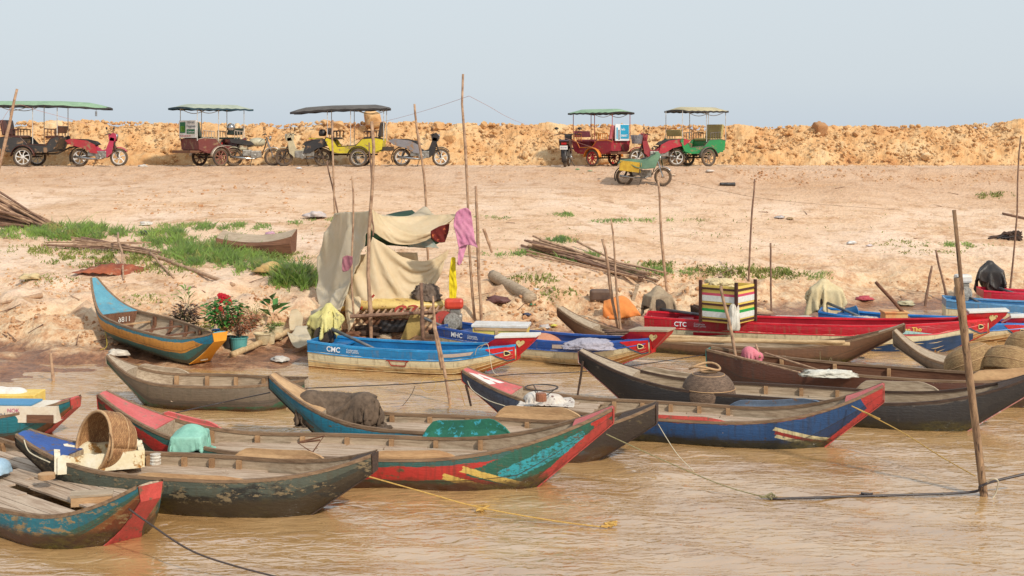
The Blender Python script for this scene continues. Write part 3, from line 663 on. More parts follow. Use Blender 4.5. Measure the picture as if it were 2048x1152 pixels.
# 11 grey high nose
b=Boat('wooden_boat','bare grey boat with tall wedge nose carrying the woven baskets at right',fp(1790,738),(9.6,19.7),.64,.5,bm=.46,gm=.20,nA=.13,nB=.1,rA=.9,rB=.8,hA=.24,kb=.3,eA=.28)
b.hull(paint('grey bare hull',[(0,(150,130,110)),(.6,(120,104,90)),(.85,(80,70,60))],.12,(120,100,80),az=.03),stem=W_GREY,sA=.8,sB=.6,inner=W_GREY); b.nose(0,.8,W_GREY); b.deck(.2,.9,.08,n=7); b11=b
# 18 teal boat at left frame edge
b=Boat('wooden_boat','teal boat with broad red stem loaded with yellow box at left frame edge',(-9.7,17.4),fp(150,874),.3,.50,bm=.50,gm=.24,nA=.2,nB=.13,rA=.4,rB=.62,hB=.12,kb=.34,eB=.4,pB=2.2,cB=2.4)
b.hull(paint('teal hull with rusty bottom',[(0,(28,122,134)),(.5,(34,112,110)),(.72,(140,84,40))],.08,(110,90,60),az=.05,algae=(120,66,30)),stem=P_RED,sA=.3,sB=.6); b.nose(1,.20,P_PINK); b.deck(.1,.93,.14); b18=b
# dark boat end behind the striped crate
b=Boat('wooden_boat','low blackish boat lying behind the striped crate',P(1385,0,26.2).to_2d(),P(1690,0,24.9).to_2d(),.42,.3,bm=.35,gm=.26,kb=.25,rA=.8,rB=.5)
b.hull(paint('tarred hull',[(0,(60,52,48)),(.5,(44,40,40))],.1,(90,80,70),az=.02),sA=.5,sB=.3,stem=W_DARK,inner=W_DARK,rim=W_DARK)
# ---- motor boats
def heart(b,px,pz,w,mat,yoff,parent,shape='heart'):
    pts=[]
    for i in range(24):
        a=2*math.pi*i/24
        if shape=='heart': x=16*math.sin(a)**3/17; z=(13*math.cos(a)-5*math.cos(2*a)-2*math.cos(3*a)-math.cos(4*a))/17
        else: x=math.cos(a)+.25*math.cos(2*a); z=.6*math.sin(a)
        pts.append((px+x*w/2+z*w*.18,pz+z*w/2))
    vs=[(x,yoff(x,z),z) for x,z in pts]; MB().add(vs,[tuple(range(24))]).build('painted_mark',mat,parent)
def motorboat(label,A,B,zB,upper,lower,inner,txt,prow=.62,low2=None,bm=.46,gm=.38,under=None,sticker=None,zA=.45):
    b=Boat('motorboat',label,A,B,zA,zB-.15,bm=bm,gm=gm,nA=bm*.80,nB=.13,rA=.0,rB=.95,hA=.2,hB=.24,kz=-.12,kb=bm*.62,pB=2.0,eB=.45,eA=.5,cA=1.8,cB=2.3,bulge=.07,cat='motorboat')
    pm=paint(label[:28]+' hull',[(0,upper),(.28,(236,220,180)),(.60,(232,196,136)),(.72,under or (208,142,72))],.12,(200,170,120),az=.0,algae=(180,110,50),rough=.35,k=.72,wsc=2,seam=0)
    im=M(label[:18]+' inside',inner,tuple(int(x*.85) for x in inner),3,.4,.15); rim=M(label[:18]+' rim',tuple(min(255,int(x*1.15)+12) for x in upper),upper,4,.4,.1)
    b.hull(pm,im,rim,transom=True,sB=.5,nv=12,stem=M('glossy red prow paint',(204,30,34),(184,24,30),4,.35,.1,spot=(150,40,36)))
    # rub rail under the coloured strake and laid planks below
    for v in (.30,.55,.72,.86):
        for side in (-1,1):
            ts=[.0+i/40 for i in range(41)]
            MB().tube([b.O(min(t,.985),v,side,.004) for t in ts],.011 if v<.4 else .006,5).build('rub_rail' if v<.4 else 'strake',rim if v<.4 else M('cream strake',(226,200,150),(200,160,110)),b.root)
    b.thwart(.12,.12,im,.28,.03,'stern_seat'); b.thwart(.5,.3,im,.22,.03); b.thwart(.72,.25,im,.16,.03)
    p=b.S(1,0,-1); z0=p.z; X1=b.L/2
    # blunt prow block overhanging the stem: white cap plate, red tapering cheeks
    prof=[(X1-.50,z0-.02),(X1-.30,z0+.10),(X1+.31,z0+.135),(X1+.28,z0+.075),(X1+.12,z0-.09),(X1+.0,z0-.20),(X1-.22,z0-.13)]
    pr=MB(); n=len(prof)
    def hw(x,z): return max(.05,(.055+.11*max(0,min(1,(z-(z0-.20))/.30)))*(1.0+.25*(X1-x)))
    vs=[(x,-hw(x,z),z) for x,z in prof]+[(x,hw(x,z),z) for x,z in prof]
    pr.add(vs,[tuple(range(n)),tuple(range(2*n-1,n-1,-1))]+[(i,i+n,(i+1)%n+n,(i+1)%n)[::-1] for i in range(n)])
    REDP=M('glossy red prow paint',(204,30,34),(184,24,30),4,.35,.1,spot=(150,40,36)); pr.build('prow',REDP,b.root,bevel=.008)
    w1=hw(X1-.30,z0+.10)+.02; w2=hw(X1+.31,z0+.13)+.02; za,zb=z0+.098,z0+.137; xa,xb=X1-.34,X1+.34; th_=.035
    MB().add([(xa,-w1,za),(xb,-w2,zb),(xb,w2,zb),(xa,w1,za),(xa,-w1,za+th_),(xb,-w2,zb+th_),(xb,w2,zb+th_),(xa,w1,za+th_)],[(3,2,1,0),(4,5,6,7),(0,1,5,4),(1,2,6,5),(2,3,7,6),(3,0,4,7)]).build('prow_cap',P_WHITE if low2!='grey' else W_GREY,b.root,bevel=.004)
    yo=lambda x,z:-hw(x,z)-.010
    heart(b,X1+.07,z0+.025,.15,P_CREAM,yo,b.root)
    Lb=b.L; gz=lambda x:b.g(x/Lb)-.012
    b.patch([(Lb-.46,gz(Lb-.46),gz(Lb-.46)-.01),(Lb-.30,gz(Lb-.30),z0-.17),(Lb-.14,gz(Lb-.14),z0-.245),(Lb-.02,gz(Lb-.02),z0-.22)],REDP,'cheek_panel')
    b.patch([(Lb-.40,z0-.10,z0-.13),(Lb-.30,z0-.17,z0-.20),(Lb-.14,z0-.245,z0-.27),(Lb-.02,z0-.22,z0-.24)],M('blue divider',(44,90,110),(36,76,96),4),'cheek_line')
    ring=[]
    for i in range(17):
        a=2*math.pi*i/16; x=Lb-.15+.045*math.cos(a)+.012*math.cos(2*a); z=z0-.13+.036*math.sin(a); ring.append(b.O(x/Lb,b.vz(x,z),-1,.016))
    MB().tube(ring,.008,5).build('painted_eye',P_CREAM,b.root)
    MB().add(ring[:-1],[tuple(range(16))]).build('painted_eye',M('black paint',(30,28,28),(24,22,22),5,.5,.1),b.root)
    b.nose(1,.42,rim,wall=False)
    if low2 and low2!='grey':
        rows=[[b.O(.72+(t-.72)*1.0,v0+(v1-v0)*q,-1,.018) for q in (0,.5,1)] for t,v0,v1 in ((.62,.80,.99),(.72,.55,.99),(.82,.46,.99),(.90,.48,.98),(.955,.62,.95))]
        MB().grid(rows,flip=True).build('bottom_paint',M('deep blue bottom paint',low2,tuple(int(c*.7) for c in low2),4,.4,.2),b.root)
    WT=M('white lettering',(236,238,240),(226,228,232),5,.5,0)
    if txt:
        x=.36 if b.L<5 else .55
        b.text(txt,x,.21,.115,WT,bold=.02); b.text('Composite',x+.36,.135,.045,WT); b.text('BOAT JAPAN',x+.36,.20,.038,WT)
    return b
CB=(34,124,178)
m1=motorboat('blue-rimmed cream motorboat with yellow cloth over its engine, nearest the tent',fp(632,729),fp(1036,748),.64,CB,None,(30,124,190),'CMC',bm=.46)
m2=motorboat('navy-rimmed cream motorboat with pale net heaped in it and grey prow top',fp(892,698),fp(1305,737),.66,(38,78,150),None,(40,80,150),'MHC',low2='grey',bm=.46)
m3=motorboat('long red-rimmed cream motorboat carrying the striped crate',fp(1292,681),fp(1975,701),.73,(190,22,38),None,(176,24,44),'CTC',low2=(22,66,110),bm=.50,gm=.44,zA=.50)
m4=motorboat('blue motorboat with white netting lying behind the red motorboat',P(1640,0,25.4).to_2d(),P(2060,0,24.2).to_2d(),.50,(36,110,180),None,(24,92,160),None,bm=.5,gm=.34)
m5=motorboat('light blue motorboat with bare engine at its stern, right frame edge',P(1888,0,27.2).to_2d(),P(2400,0,26.2).to_2d(),.55,(80,130,170),None,(60,130,190),None,gm=.36)
m6=motorboat('farthest red-rimmed motorboat with black-bagged engine, right frame edge',P(1960,0,28.8).to_2d(),P(2400,0,28.2).to_2d(),.6,(196,30,56),None,(210,60,90),None,gm=.38)
WT=MC['white lettering']
m3.text('Can Tho',4.55,.19,.10,M('yellow lettering',(240,210,90),(236,200,80),5,.5,0),bold=.01)
m3.decal((((4.0,.22),(4.5,.12)),((4.0,.235),(5.1,.28))),M('grey blue sticker',(170,196,196),(120,170,160),20,.5,0),'sticker')
m3.decal((((1.6,.36),(.9,.36)),((1.6,.37),(.9,.5))),M('red pennant',(190,24,40),(180,22,36),4,.5,0),'painted_mark')
m1.decal((((2.35,.10),(2.85,.08)),((2.30,.20),(2.80,.19))),M('faded pink sticker',(190,170,150),(170,150,140),14,.5,0),'sticker')
m2.decal((((2.4,.10),(3.0,.06)),((2.40,.22),(2.96,.20))),M('faded pink sticker',(190,170,150),(170,150,140),14,.5,0),'sticker')
ring=[m1.O(x/m1.L,v,-1,.01) for x,v in ((1.42,.34),(1.80,.34),(1.76,.36),(1.74,.50),(1.50,.50),(1.46,.36))]
MB().tube(ring,.008,5).build('painted_mark',P_MAR,m1.root)
# ---------- vehicles
RUB=M('dusty tyre rubber',(70,62,56),(120,98,76),5,.9,.3); CHR=M('dull chrome',(200,200,200),(150,146,140),8,.25,.1,.9); STEEL=M('painted steel tube',(214,212,206),(170,160,150),8,.4,.1); DKS=M('dark greasy steel',(60,54,50),(90,74,60),9,.55,.4,.3)
BLK=M('black plastic',(34,32,34),(58,50,46),6,.5,.1); BRZ=M('brown vinyl',(96,52,42),(70,38,32),6,.5,.2); WHT=M('white enamel',(232,230,226),(206,198,186),6,.4,.1); ALU=M('cast aluminium',(176,172,164),(120,112,102),10,.45,.3,.6)
def ring(mb,c,r,rt,n=26,m=8,mi=0,ax='y',sq=1.0):
    rows=[]
    for i in range(n+1):
        a=2*math.pi*i/n; row=[]
        for j in range(m+1):
            b_=2*math.pi*j/m; rr=r+rt*math.cos(b_); w=rt*math.sin(b_)*sq
            row.append((c[0]+rr*math.cos(a),c[1]+w,c[2]+rr*math.sin(a)))
        rows.append(row)
    return mb.grid(rows)
def wheel(parent,c,r,rimmat,spokes=6,wt=.045,thin=False,tyre=RUB):
    w=ring(MB(),c,r-wt,wt,sq=.9).build('wheel',tyre,parent,smooth=True)
    rm=ring(MB(),c,r-wt*2,.016,m=6,sq=1.4)
    rr=r-wt*2
    for i in range(spokes):
        a=2*math.pi*i/spokes+.3; d=Vector((math.cos(a),0,math.sin(a))); cc=Vector(c)
        if thin: rm.tube([cc+Vector((0,.03 if i%2 else -.03,0)),cc+d*rr],.005,4)
        else:
            e=Vector((-d.z,0,d.x)); rm.tube([cc+d*.03,cc+d*rr*.5+e*.02,cc+d*rr],[.026,.018,.024],5)
    rm.lathe([(0,-.05),(.045,-.05),(.05,-.02),(.05,.02),(.045,.05),(0,.05)],12,Matrix.Translation(c)@Matrix.Rotation(math.pi/2,4,'X'))
    rm.build('rim',rimmat,w,smooth=False); return w
def fender(parent,c,r,a0,a1,w,mat,th_=.01,name='fender'):
    rows=[]
    for i in range(13):
        a=math.radians(a0+(a1-a0)*i/12); row=[]
        for j in range(5):
            q=(j/4-.5); rr=r-abs(q)**2*.08; row.append((c[0]+rr*math.cos(a),c[1]+q*w,c[2]+rr*math.sin(a)))
        rows.append(row)
    return MB().grid(rows).build(name,mat,parent,smooth=True,solid=th_)
def paintm(n,c): return M(n,tuple(int(x*.9+16) for x in c),tuple(int(x*.72+34) for x in c),2.2,.45,.15,spot=(168,132,100),k=.66)
def moto(label,loc,rz,body,side=None,rim=WHT,style='cub',front=None,scale=1.0,group='motorcycles parked on the road',steer=.25,name='motorcycle'):
    r=empty(name,loc,rz,label,'motorcycle',group); r.scale=(scale*1.04,scale*1.25,scale*1.06); R_=.285; side=side or body; front=front or body
    wheel(r,(-.62,0,R_),R_,rim,6 if style=='cub' else 18,.044,style!='cub'); wheel(r,(.62,0,R_),R_,rim,6 if style=='cub' else 18,.040,style!='cub')
    MB().tube([(-.62,.07,R_),(-.2,.06,.34),(.05,.05,.36)],.022,6).tube([(-.62,-.07,R_),(-.2,-.06,.34),(.05,-.05,.36)],.022,6).tube([(-.6,-.09,.32),(-.45,-.1,.66)],.024,6).tube([(-.6,.09,.32),(-.45,.1,.66)],.024,6).build('swing_arm',DKS,r)
    MB().tube([(.62,.065,R_),(.50,.065,.62)],.022,6).tube([(.62,-.065,R_),(.50,-.065,.62)],.022,6).tube([(.50,0,.60),(.40,0,.92)],.03,6).build('fork',CHR if style!='cub' else DKS,r)
    if style=='cub':
        # tail cowl
        MB().prism([(-.98,.80),(-.86,.84),(-.35,.78),(-.12,.66),(-.05,.44),(-.22,.46),(-.45,.60),(-.85,.70)],-.13,.13).build('side_cover',side,r,bevel=.03)
        MB().prism([(-.12,.62),(.08,.47),(.26,.52),(.40,.88),(.47,.86),(.40,.44),(.26,.32),(.02,.36),(-.1,.46)],-.09,.09).build('leg_shield',front,r,bevel=.03)
        MB().prism([(.36,.84),(.34,.98),(.46,1.02),(.54,.94),(.50,.82)],-.09,.09).build('headlight_cowl',front,r,bevel=.03)
        lamp=(.535,0,.93)
    else:
        MB().lathe([(0,-.26),(.10,-.22),(.135,-.08),(.14,.08),(.10,.22),(0,.26)],14,Matrix.Translation((.12,0,.76))@Matrix.Rotation(math.pi/2,4,'Y')).build('fuel_tank',body,r,smooth=True)
        MB().tube([(.42,0,.86),(.1,0,.66),(-.5,0,.64)],.022,6).tube([(.42,0,.8),(.28,0,.36),(-.12,0,.32),(-.2,0,.6)],.02,6).build('frame',DKS,r)
        MB().box((-.32,0,.60),(.26,.16,.16)).build('side_cover',side,r,bevel=.03); lamp=(.52,0,.88)
    MB().prism([(-.72,.84),(-.40,.83),(-.10,.76),(-.03,.70),(-.15,.68),(-.70,.77)],-.12,.12).build('seat',BLK,r,bevel=.025)
    MB().lathe([(.03,-.03),(.075,-.0),(.085,.035),(0,.05)],14,Matrix.Translation(lamp)@Matrix.Rotation(math.pi/2,4,'Y')).build('headlight',CHR,r,smooth=True)
    h=MB().tube([(.30,.36,.98),(.38,.2,1.02),(.40,0,1.0),(.38,-.2,1.02),(.30,-.36,.98)],.014,6).build('handlebar',BLK,r)
    for s in (-1,1):
        mr=MB().tube([(.36,s*.25,1.02),(.34,s*.30,1.15)],.007,5); mr.lathe([(0,-.012),(.055,-.01),(.06,.008),(0,.012)],12,Matrix.Translation((.34,s*.31,1.19))@Matrix.Rotation(math.pi/2,4,'Y')@Matrix.Scale(.7,4,(1,0,0))); mr.build('mirror',BLK,h,smooth=True)
    fender(r,(.62,0,R_),R_+.04,35,150,.11,front if style=='cub' else CHR); fender(r,(-.62,0,R_),R_+.05,40,205,.13,BLK if style=='cub' else body)
    en=MB().box((.08,0,.38),(.34,.24,.22)).box((-.2,0,.42),(.3,.18,.2)); en.lathe([(0,-.13),(.08,-.13),(.085,-.1),(.085,.1),(.08,.13),(0,.13)],14,Matrix.Translation((.02,0,.31))@Matrix.Rotation(math.pi/2,4,'X')); en.build('engine',ALU,r,bevel=.02)
    MB().tube([(.2,-.10,.3),(.0,-.13,.24),(-.2,-.15,.25),(-.75,-.16,.31)],[.016,.018,.036,.04],8).build('exhaust_pipe',CHR,r,smooth=True)
    MB().tube([(.05,-.2,.26),(.05,.2,.26)],.012,6).tube([(-.05,-.08,.26),(-.12,-.22,.0)],.012,6).build('foot_peg',DKS,r)
    MB().box((-.99,0,.72),(.04,.13,.06)).build('tail_light',M('red lens',(190,30,24),(170,24,20),5,.3,0),r)
    return r
def trailer(label,loc,rz,body,trim,roofc,seatc,rooflen=(-1.1,1.25),tilt=0,rim=WHT,post=STEEL,spokes=8,thin=False,rack=True,group='motorbike passenger trailers',under=None,rh=2.02,rw=1.35,scl=1.0):
    r=empty('passenger_trailer',loc,rz,label,'trailer',group); Wd=.52
    prof=[(-.80,.60),(-.84,.95),(-.60,1.0),(-.12,.97),(.10,.74),(.72,.70),(.86,.92),(1.10,1.02),(1.16,.94),(.98,.56),(.70,.47),(-.45,.47)]
    for s in (-1,1):
        MB().prism(prof,s*Wd-.02,s*Wd+.02).build('side_panel',body,r)
        MB().tube([(x,s*(Wd+.022),z) for x,z in prof[1:9]],.014,5).build('trim',trim,r)
    fl=MB().box((.15,0,.50),(1.5,1.0,.05)).box((-.80,0,.78),(.03,1.0,.38)).box((.99,0,.76),(.03,1.0,.40),Matrix.Rotation(.35,3,'Y')); fl.box((-.45,0,.72),(.62,1.0,.40)); fl.build('body',body,r)
    MB().box((-.42,0,.98),(.50,.98,.10)).build('seat',seatc,r,bevel=.03)
    MB().box((-.74,0,1.28),(.10,.98,.52),Matrix.Rotation(-.18,3,'Y')).build('backrest',seatc,r,bevel=.04)
    MB().box((.82,0,.98),(.30,.9,.07)).build('seat',seatc,r,bevel=.02)
    MB().box((1.06,0,1.22),(.06,.9,.24),Matrix.Rotation(.2,3,'Y')).build('backrest',seatc,r,bevel=.02)
    for s in (-1,1):
        for x0,x1 in ((-.62,-.18),(.66,1.0)):
            rl=MB().tube([(x0,s*Wd,1.25),(x1,s*Wd,1.22)],.018,5); k=5 if x0<0 else 4
            for i in range(k): x=x0+(x1-x0)*i/(k-1); rl.tube([(x,s*Wd,.95),(x,s*Wd,1.24)],[.010,.016] ,5)
            rl.build('side_rail',trim,r)
        w=wheel(r,(0,s*.64,.32),.32,rim,spokes if not thin else 16,.045,thin)
        fender(r,(0,s*.64,.32),.40,5,175,.16,trim,name='mudguard')
    MB().tube([(0,-.6,.32),(0,.6,.32)],.03,6).build('axle',DKS,r); MB().tube([(-.6,.0,.42),(.9,0,.42),(1.3,0,.62),(1.95,0,.74)],.03,6).build('tow_bar',DKS,r)
    for s in (-1,1): MB().tube([(.3,s*.3,.32),(-.3,s*.3,.32)],.02,5).tube([(.3,s*.3,.32),(.3,s*.3,.47)],.015,5).tube([(-.3,s*.3,.32),(-.3,s*.3,.47)],.015,5).build('leaf_spring',DKS,r)
    # canopy: cambered cloth sheet on a frame
    x0,x1=rooflen; rows=[]; und=[]
    for i in range(15):
        q=i/14; x=x0+(x1-x0)*q; nar=1-.35*max(0,(x-1.2)/1.2) if x1>1.8 else 1; sag=-.05*(max(0,x-.9))**1.3; e=min(1,q/.12,(1-q)/.12)
        rows.append([(x,yy*rw/2*nar,rh+sag+tilt*x+.14*(1-abs(yy)**2.2)*(.25+.75*e)-.02*abs(math.sin(i*1.57))*(abs(yy)>.9)) for yy in (-1,-.92,-.7,-.35,0,.35,.7,.92,1)])
    cn=MB().grid(rows).build('canopy',roofc,r,smooth=True,solid=.015)
    va=MB(); 
    for row in (([p[0] for p in rows]),([p[-1] for p in rows]),rows[0],rows[-1]): va.grid([[Vector(p)+Vector((0,0,.008)) for p in row],[Vector(p)-Vector((0,0,.055)) for p in row]])
    va.build('valance',under or BLK,cn,solid=.006)
    for s in (-1,1):
        for x in ((-.86,.0,1.06) if x1<1.8 else (-.86,.28,1.08)):
            MB().tube([(x,s*Wd,.9 if x<.2 or x>1 else .7),(x,s*Wd,rh+tilt*x-.0)],.014,6).build('canopy_post',post,r)
        MB().tube([(-.86+1.0*q,s*.45,rh-.03-.14*math.sin(math.pi*q)) for q in [i/8 for i in range(9)]],.012,5).build('tassel',M('pale fringe',(190,180,150),(150,130,100),9),cn)
    r.scale=(scl,)*3
    if rack: MB().box((-.98,0,.52),(.36,1.1,.09)).build('rear_step',W_BRN,r)
    return r
def RD(px,d=43.0,z=0): x=(px-1024)*d/F; return Vector((x,d,th(x,d,False)+z))
MAR=paintm('maroon trailer paint',(128,50,44)); YE=paintm('bright yellow trailer paint',(246,222,34)); RD_=paintm('crimson trailer paint',(186,40,56)); GR=paintm('green trailer paint',(24,154,74)); DKB=paintm('black trailer paint',(52,48,46))
CAN_G=M('faded green canopy',(150,180,146),(130,160,130),3,.8,.2); CAN_S=M('pale sage canopy',(178,184,164),(160,168,150),3,.8,.2); CAN_K=M('charcoal canopy',(104,98,92),(86,80,76),3,.8,.2); CAN_T=M('tan canopy',(198,186,150),(180,166,130),3,.8,.2)
TRW=M('bare steel trim',(200,186,170),(170,150,130),6,.4,.1,.3); TRO=M('orange painted trim',(232,140,40),(210,120,36),6,.5,.1)
t1=trailer('black trailer with long green canopy at left frame edge',RD(60),0,DKB,BRZ,CAN_G,BRZ,(-1.9,2.62),rack=False,spokes=7,post=STEEL)
MB().tube([(2.25,-.2,1.92),(2.25,-.2,1.82)],.008,5).box((2.25,-.2,1.74),(.03,.13,.16)).build('mirror',CHR,t1)
moto('red motorcycle with white wheels hitched to the black trailer',RD(199,42.8),0,paintm('red moto paint',(206,30,48)),side=paintm('red moto tail',(200,40,50)),front=paintm('red pink moto paint',(214,44,84)))
t2=trailer('maroon trailer with white advertising board on its back',RD(420,43.2),math.radians(47),MAR,TRW,CAN_S,M('dark green seat',(70,84,72),(56,66,58),5),(-1.25,1.35),rim=M('dusty maroon rim',(150,96,80),(120,70,60),6),under=M('deep teal valance',(40,70,84),(34,60,72),5,.8),rack=True,scl=.95)
def board(t,x,w,h,z,col,lines,y=0,name='sign_board'):
    s=MB().box((x,y,z),(.03,w,h)).build(name,col,t); 
    for (a,b_,cw,ch,m_) in lines: MB().add([(x-.019,y+w/2-a*w,z-h/2+b_*h),(x-.019,y+w/2-(a+cw)*w,z-h/2+b_*h),(x-.019,y+w/2-(a+cw)*w,z-h/2+(b_+ch)*h),(x-.019,y+w/2-a*w,z-h/2+(b_+ch)*h)],[(0,1,2,3)]).build('print',m_,s)
    return s
PGR=M('printed green',(20,110,70),(16,100,60),5,.6,0); PLG=M('printed leaf green',(110,170,50),(80,140,40),12,.6,0); PRD=M('printed red',(196,50,60),(180,40,50),5,.6,0); PWH=M('printed white',(236,236,236),(228,228,230),5,.6,0); PCY=M('printed cyan',(40,160,196),(36,150,190),5,.6,0); PGY=M('printed grey',(110,120,130),(90,100,110),9,.6,0); PDB=M('printed dark blue',(30,70,130),(26,60,120),6,.6,0)
sb=board(t2,-.90,1.02,.60,1.30,WHT,[(.05,.28,.33,.62,PGR),(.08,.34,.27,.34,PLG),(.46,.24,.48,.25,PGR)])
for tx,sz,ly,lx,m_ in (('TED BORES',.085,.50,.50,PGY),('Happiness',.13,.36,.47,PGY),('Guesthouse',.085,.19,.52,PWH),('012 855 808 092 644',.075,.04,.06,PRD)):
    plate_text(tx,sz,(-.922,.51-lx*1.02,1.0+ly),(0,-1,0),(0,0,1),m_,sb,bold=.01)
moto('cream-tanked old motorcycle hitched to the maroon trailer',RD(507,43.4),math.radians(14),paintm('cream tank',(226,216,180)),rim=M('dusty rim',(180,150,120),(150,120,90),6),style='std')
t3=trailer('bright yellow trailer with charcoal canopy and no driver',RD(721),math.pi,YE,M('black rail',(64,40,34),(50,32,28),6),CAN_K,BLK,(-1.0,2.38),tilt=-.02,rim=M('chrome ring rim',(190,186,178),(150,140,130),6,.4),thin=True,rack=False,rh=2.0,scl=.95)
MB().box((-.92,0,.62),(.42,1.0,.14)).build('rear_step',DKS,t3)
ly=MB(); ly.box((1.55,0,.98),(.5,.06,.03)).build('rack',YE,t3)
moto('black motorcycle with cream leg shield hitched to the yellow trailer',RD(607,42.8),math.pi,BLK,side=paintm('black tail yellow flash',(40,38,40)),front=paintm('chipped cream',(224,208,166)),rim=M('dark rim',(110,90,76),(80,66,56),6))
hl=MB().lathe([(0,.13),(.08,.11),(.12,.03),(.115,-.06),(.09,-.09)],16); o=hl.build('helmet',BLK,None,smooth=True,solid=.02); o.location=RD(645,42.9,1.10); tag(o,'black helmet resting on the black motorcycle beside the yellow trailer','helmet')
moto('grey and black motorcycle standing alone right of the yellow trailer',RD(843,42.8),0,BLK,side=paintm('silver grey tail',(150,146,150)),front=BLK)
t4=trailer('red trailer with blue and white poster on its back',RD(1207,43.2),math.radians(180-44),RD_,TRO,CAN_G,M('pink vinyl',(214,120,130),(196,100,110),6),(-.95,1.2),rim=M('red spoked rim',(206,44,60),(180,36,50),6),post=paintm('red post',(200,60,50)),rack=True,spokes=9,scl=.88)
sb=board(t4,-.90,.80,.62,1.28,PWH,[(.36,.12,.62,.84,PCY),(.06,.1,.1,.7,PCY),(.2,.06,.1,.6,PGY)])
plate_text('SMART',.12,(-.922,.08,1.12),(0,-1,0),(0,0,1),PWH,sb,bold=.02); plate_text('hello',.12,(-.922,.08,1.36),(0,-1,0),(0,0,1),PWH,sb,bold=.01)
m_=moto('dark motorcycle seen from behind, hitched to the red trailer',RD(1134,42.9),math.radians(82),paintm('maroon black moto',(60,30,34)),front=BLK)
pl=MB().box((-1.03,0,.60),(.01,.20,.12)).build('number_plate',WHT,m_); plate_text('1F-2768',.05,(-1.038,.09,.58),(0,-1,0),(0,0,1),PDB,pl)
t5=trailer('green trailer with tan backrest and tan canopy',RD(1396,43.3),math.radians(180+28),GR,M('grey rail',(120,110,100),(90,80,72),6),CAN_T,M('olive tan vinyl',(186,168,106),(166,148,92),4,.6,.2),(-.88,1.02),rim=M('grey dusty rim',(150,130,110),(120,100,84),6),rack=False,scl=.91)
m5b=moto('red motorcycle with steel basket parked before the green trailer',RD(1314,42.5),math.radians(186),paintm('red moto paint',(206,30,48)),front=paintm('dark red moto paint',(170,34,44)))
MB().lathe([(.15,0),(.20,.26)],14,Matrix.Translation((.64,0,.72))).lathe([(0,0),(.15,0)],14,Matrix.Translation((.64,0,.72))).build('front_basket',M('steel mesh basket',(170,170,176),(110,110,116),30,.4,.6,.5),m5b,solid=.01)
# helmet hanging on the maroon trailer
o=MB().lathe([(0,.14),(.09,.11),(.135,.03),(.13,-.08)],18).build('helmet',CHR,None,smooth=True,solid=.02); o.location=RD(462,42.9,1.28); tag(o,'silver helmet set on the front of the maroon trailer','helmet')
# motorcycle under green tarp on the slope
g=G(1290,372); gz=th(g.x,g.y,False); m6c=moto('dusty motorcycle under green tarp with yellow crate on the slope below the road',(g.x-.03,g.y+.1,gz),math.radians(-14),DKS,scale=.9,rim=M('dusty rim',(180,150,120),(150,120,90),6),style='std',name='motorcycle')
bx=MB(); X,Y,Z=.58,.28,.30
for (c_,s_) in (((0,-Y/2,Z/2),(X,.015,Z)),((0,Y/2,Z/2),(X,.015,Z)),((-X/2,0,Z/2),(.015,Y,Z)),((X/2,0,Z/2),(.015,Y,Z)),((0,0,.01),(X,Y,.015))): bx.box(c_,s_)
for i in range(13): bx.box((-X/2+.03+i*.05,-Y/2-.008,Z/2),(.012,.012,Z))
YC=M('yellow plastic crate',(214,176,56),(188,146,40),6,.5,.1); o=bx.build('crate',YC); o.location=(g.x-.50,g.y-.22,gz+.44); o.rotation_euler=(0,.12,math.radians(-6)); tag(o,'yellow plastic crate strapped to the tarp-covered motorcycle','crate')
px0=g.x-.75; GT=M('faded green tarpaulin',(104,134,104),(84,112,88),3,.8,.3)
c_=[[P(1235,328,g.y-.42),P(1250,322,g.y-.3),P(1270,334,g.y-.42),P(1290,338,g.y-.42),P(1310,336,g.y-.38)],[P(1240,320,g.y),P(1262,318,g.y),P(1290,318,g.y),P(1312,304,g.y),P(1322,312,g.y-.05)],[P(1240,326,g.y+.4),P(1262,322,g.y+.4),P(1290,322,g.y+.4),P(1314,312,g.y+.4),P(1326,336,g.y+.3)]]
tag(cloth('tarpaulin',c_,GT,None,6,6,.04,4,3),'faded green tarpaulin draped over the motorcycle on the slope','tarpaulin')
# ---------- poles
def pole(tx,ty,bx,by,w0,w1,label,mat=W_STICK,d=None,group='wooden poles stuck upright along the bank',name='wooden_pole',wob=.022,dz=-.35,mid=None,dt=0):
    g=G(bx,by) if d is None else P(bx,by,d); dd=g.y; base=Vector((g.x,g.y,g.z)); top=P(tx,ty,dd+dt)
    dirn=(base-top).normalized(); b2=base+dirn*.3; sc=dd/F/2; sd=len(bpy.data.objects)*.37
    pts=[b2,base]
    if mid: pts+=[P(a,b_,dd) for a,b_ in mid]
    pts.append(top); pts=spline(pts,6); n=len(pts)
    L=(top-base).length
    for i,p in enumerate(pts):
        t=i/(n-1); p+=Vector((noise.noise(Vector((sd,t*5,0))),noise.noise(Vector((0,t*5,sd))),0))*wob*L*min(1,3*t)
    rs=[(w1+(w0-w1)*i/(n-1))*sc*.74*(1+.12*noise.noise(Vector((sd,i*.9,4)))) for i in range(n)]
    # knots
    for i in range(3,n-2):
        if R.random()<.16: rs[i]*=1.25
    o=MB().tube(pts,rs,8).build(name,mat,smooth=True); return tag(o,label,'pole',group)
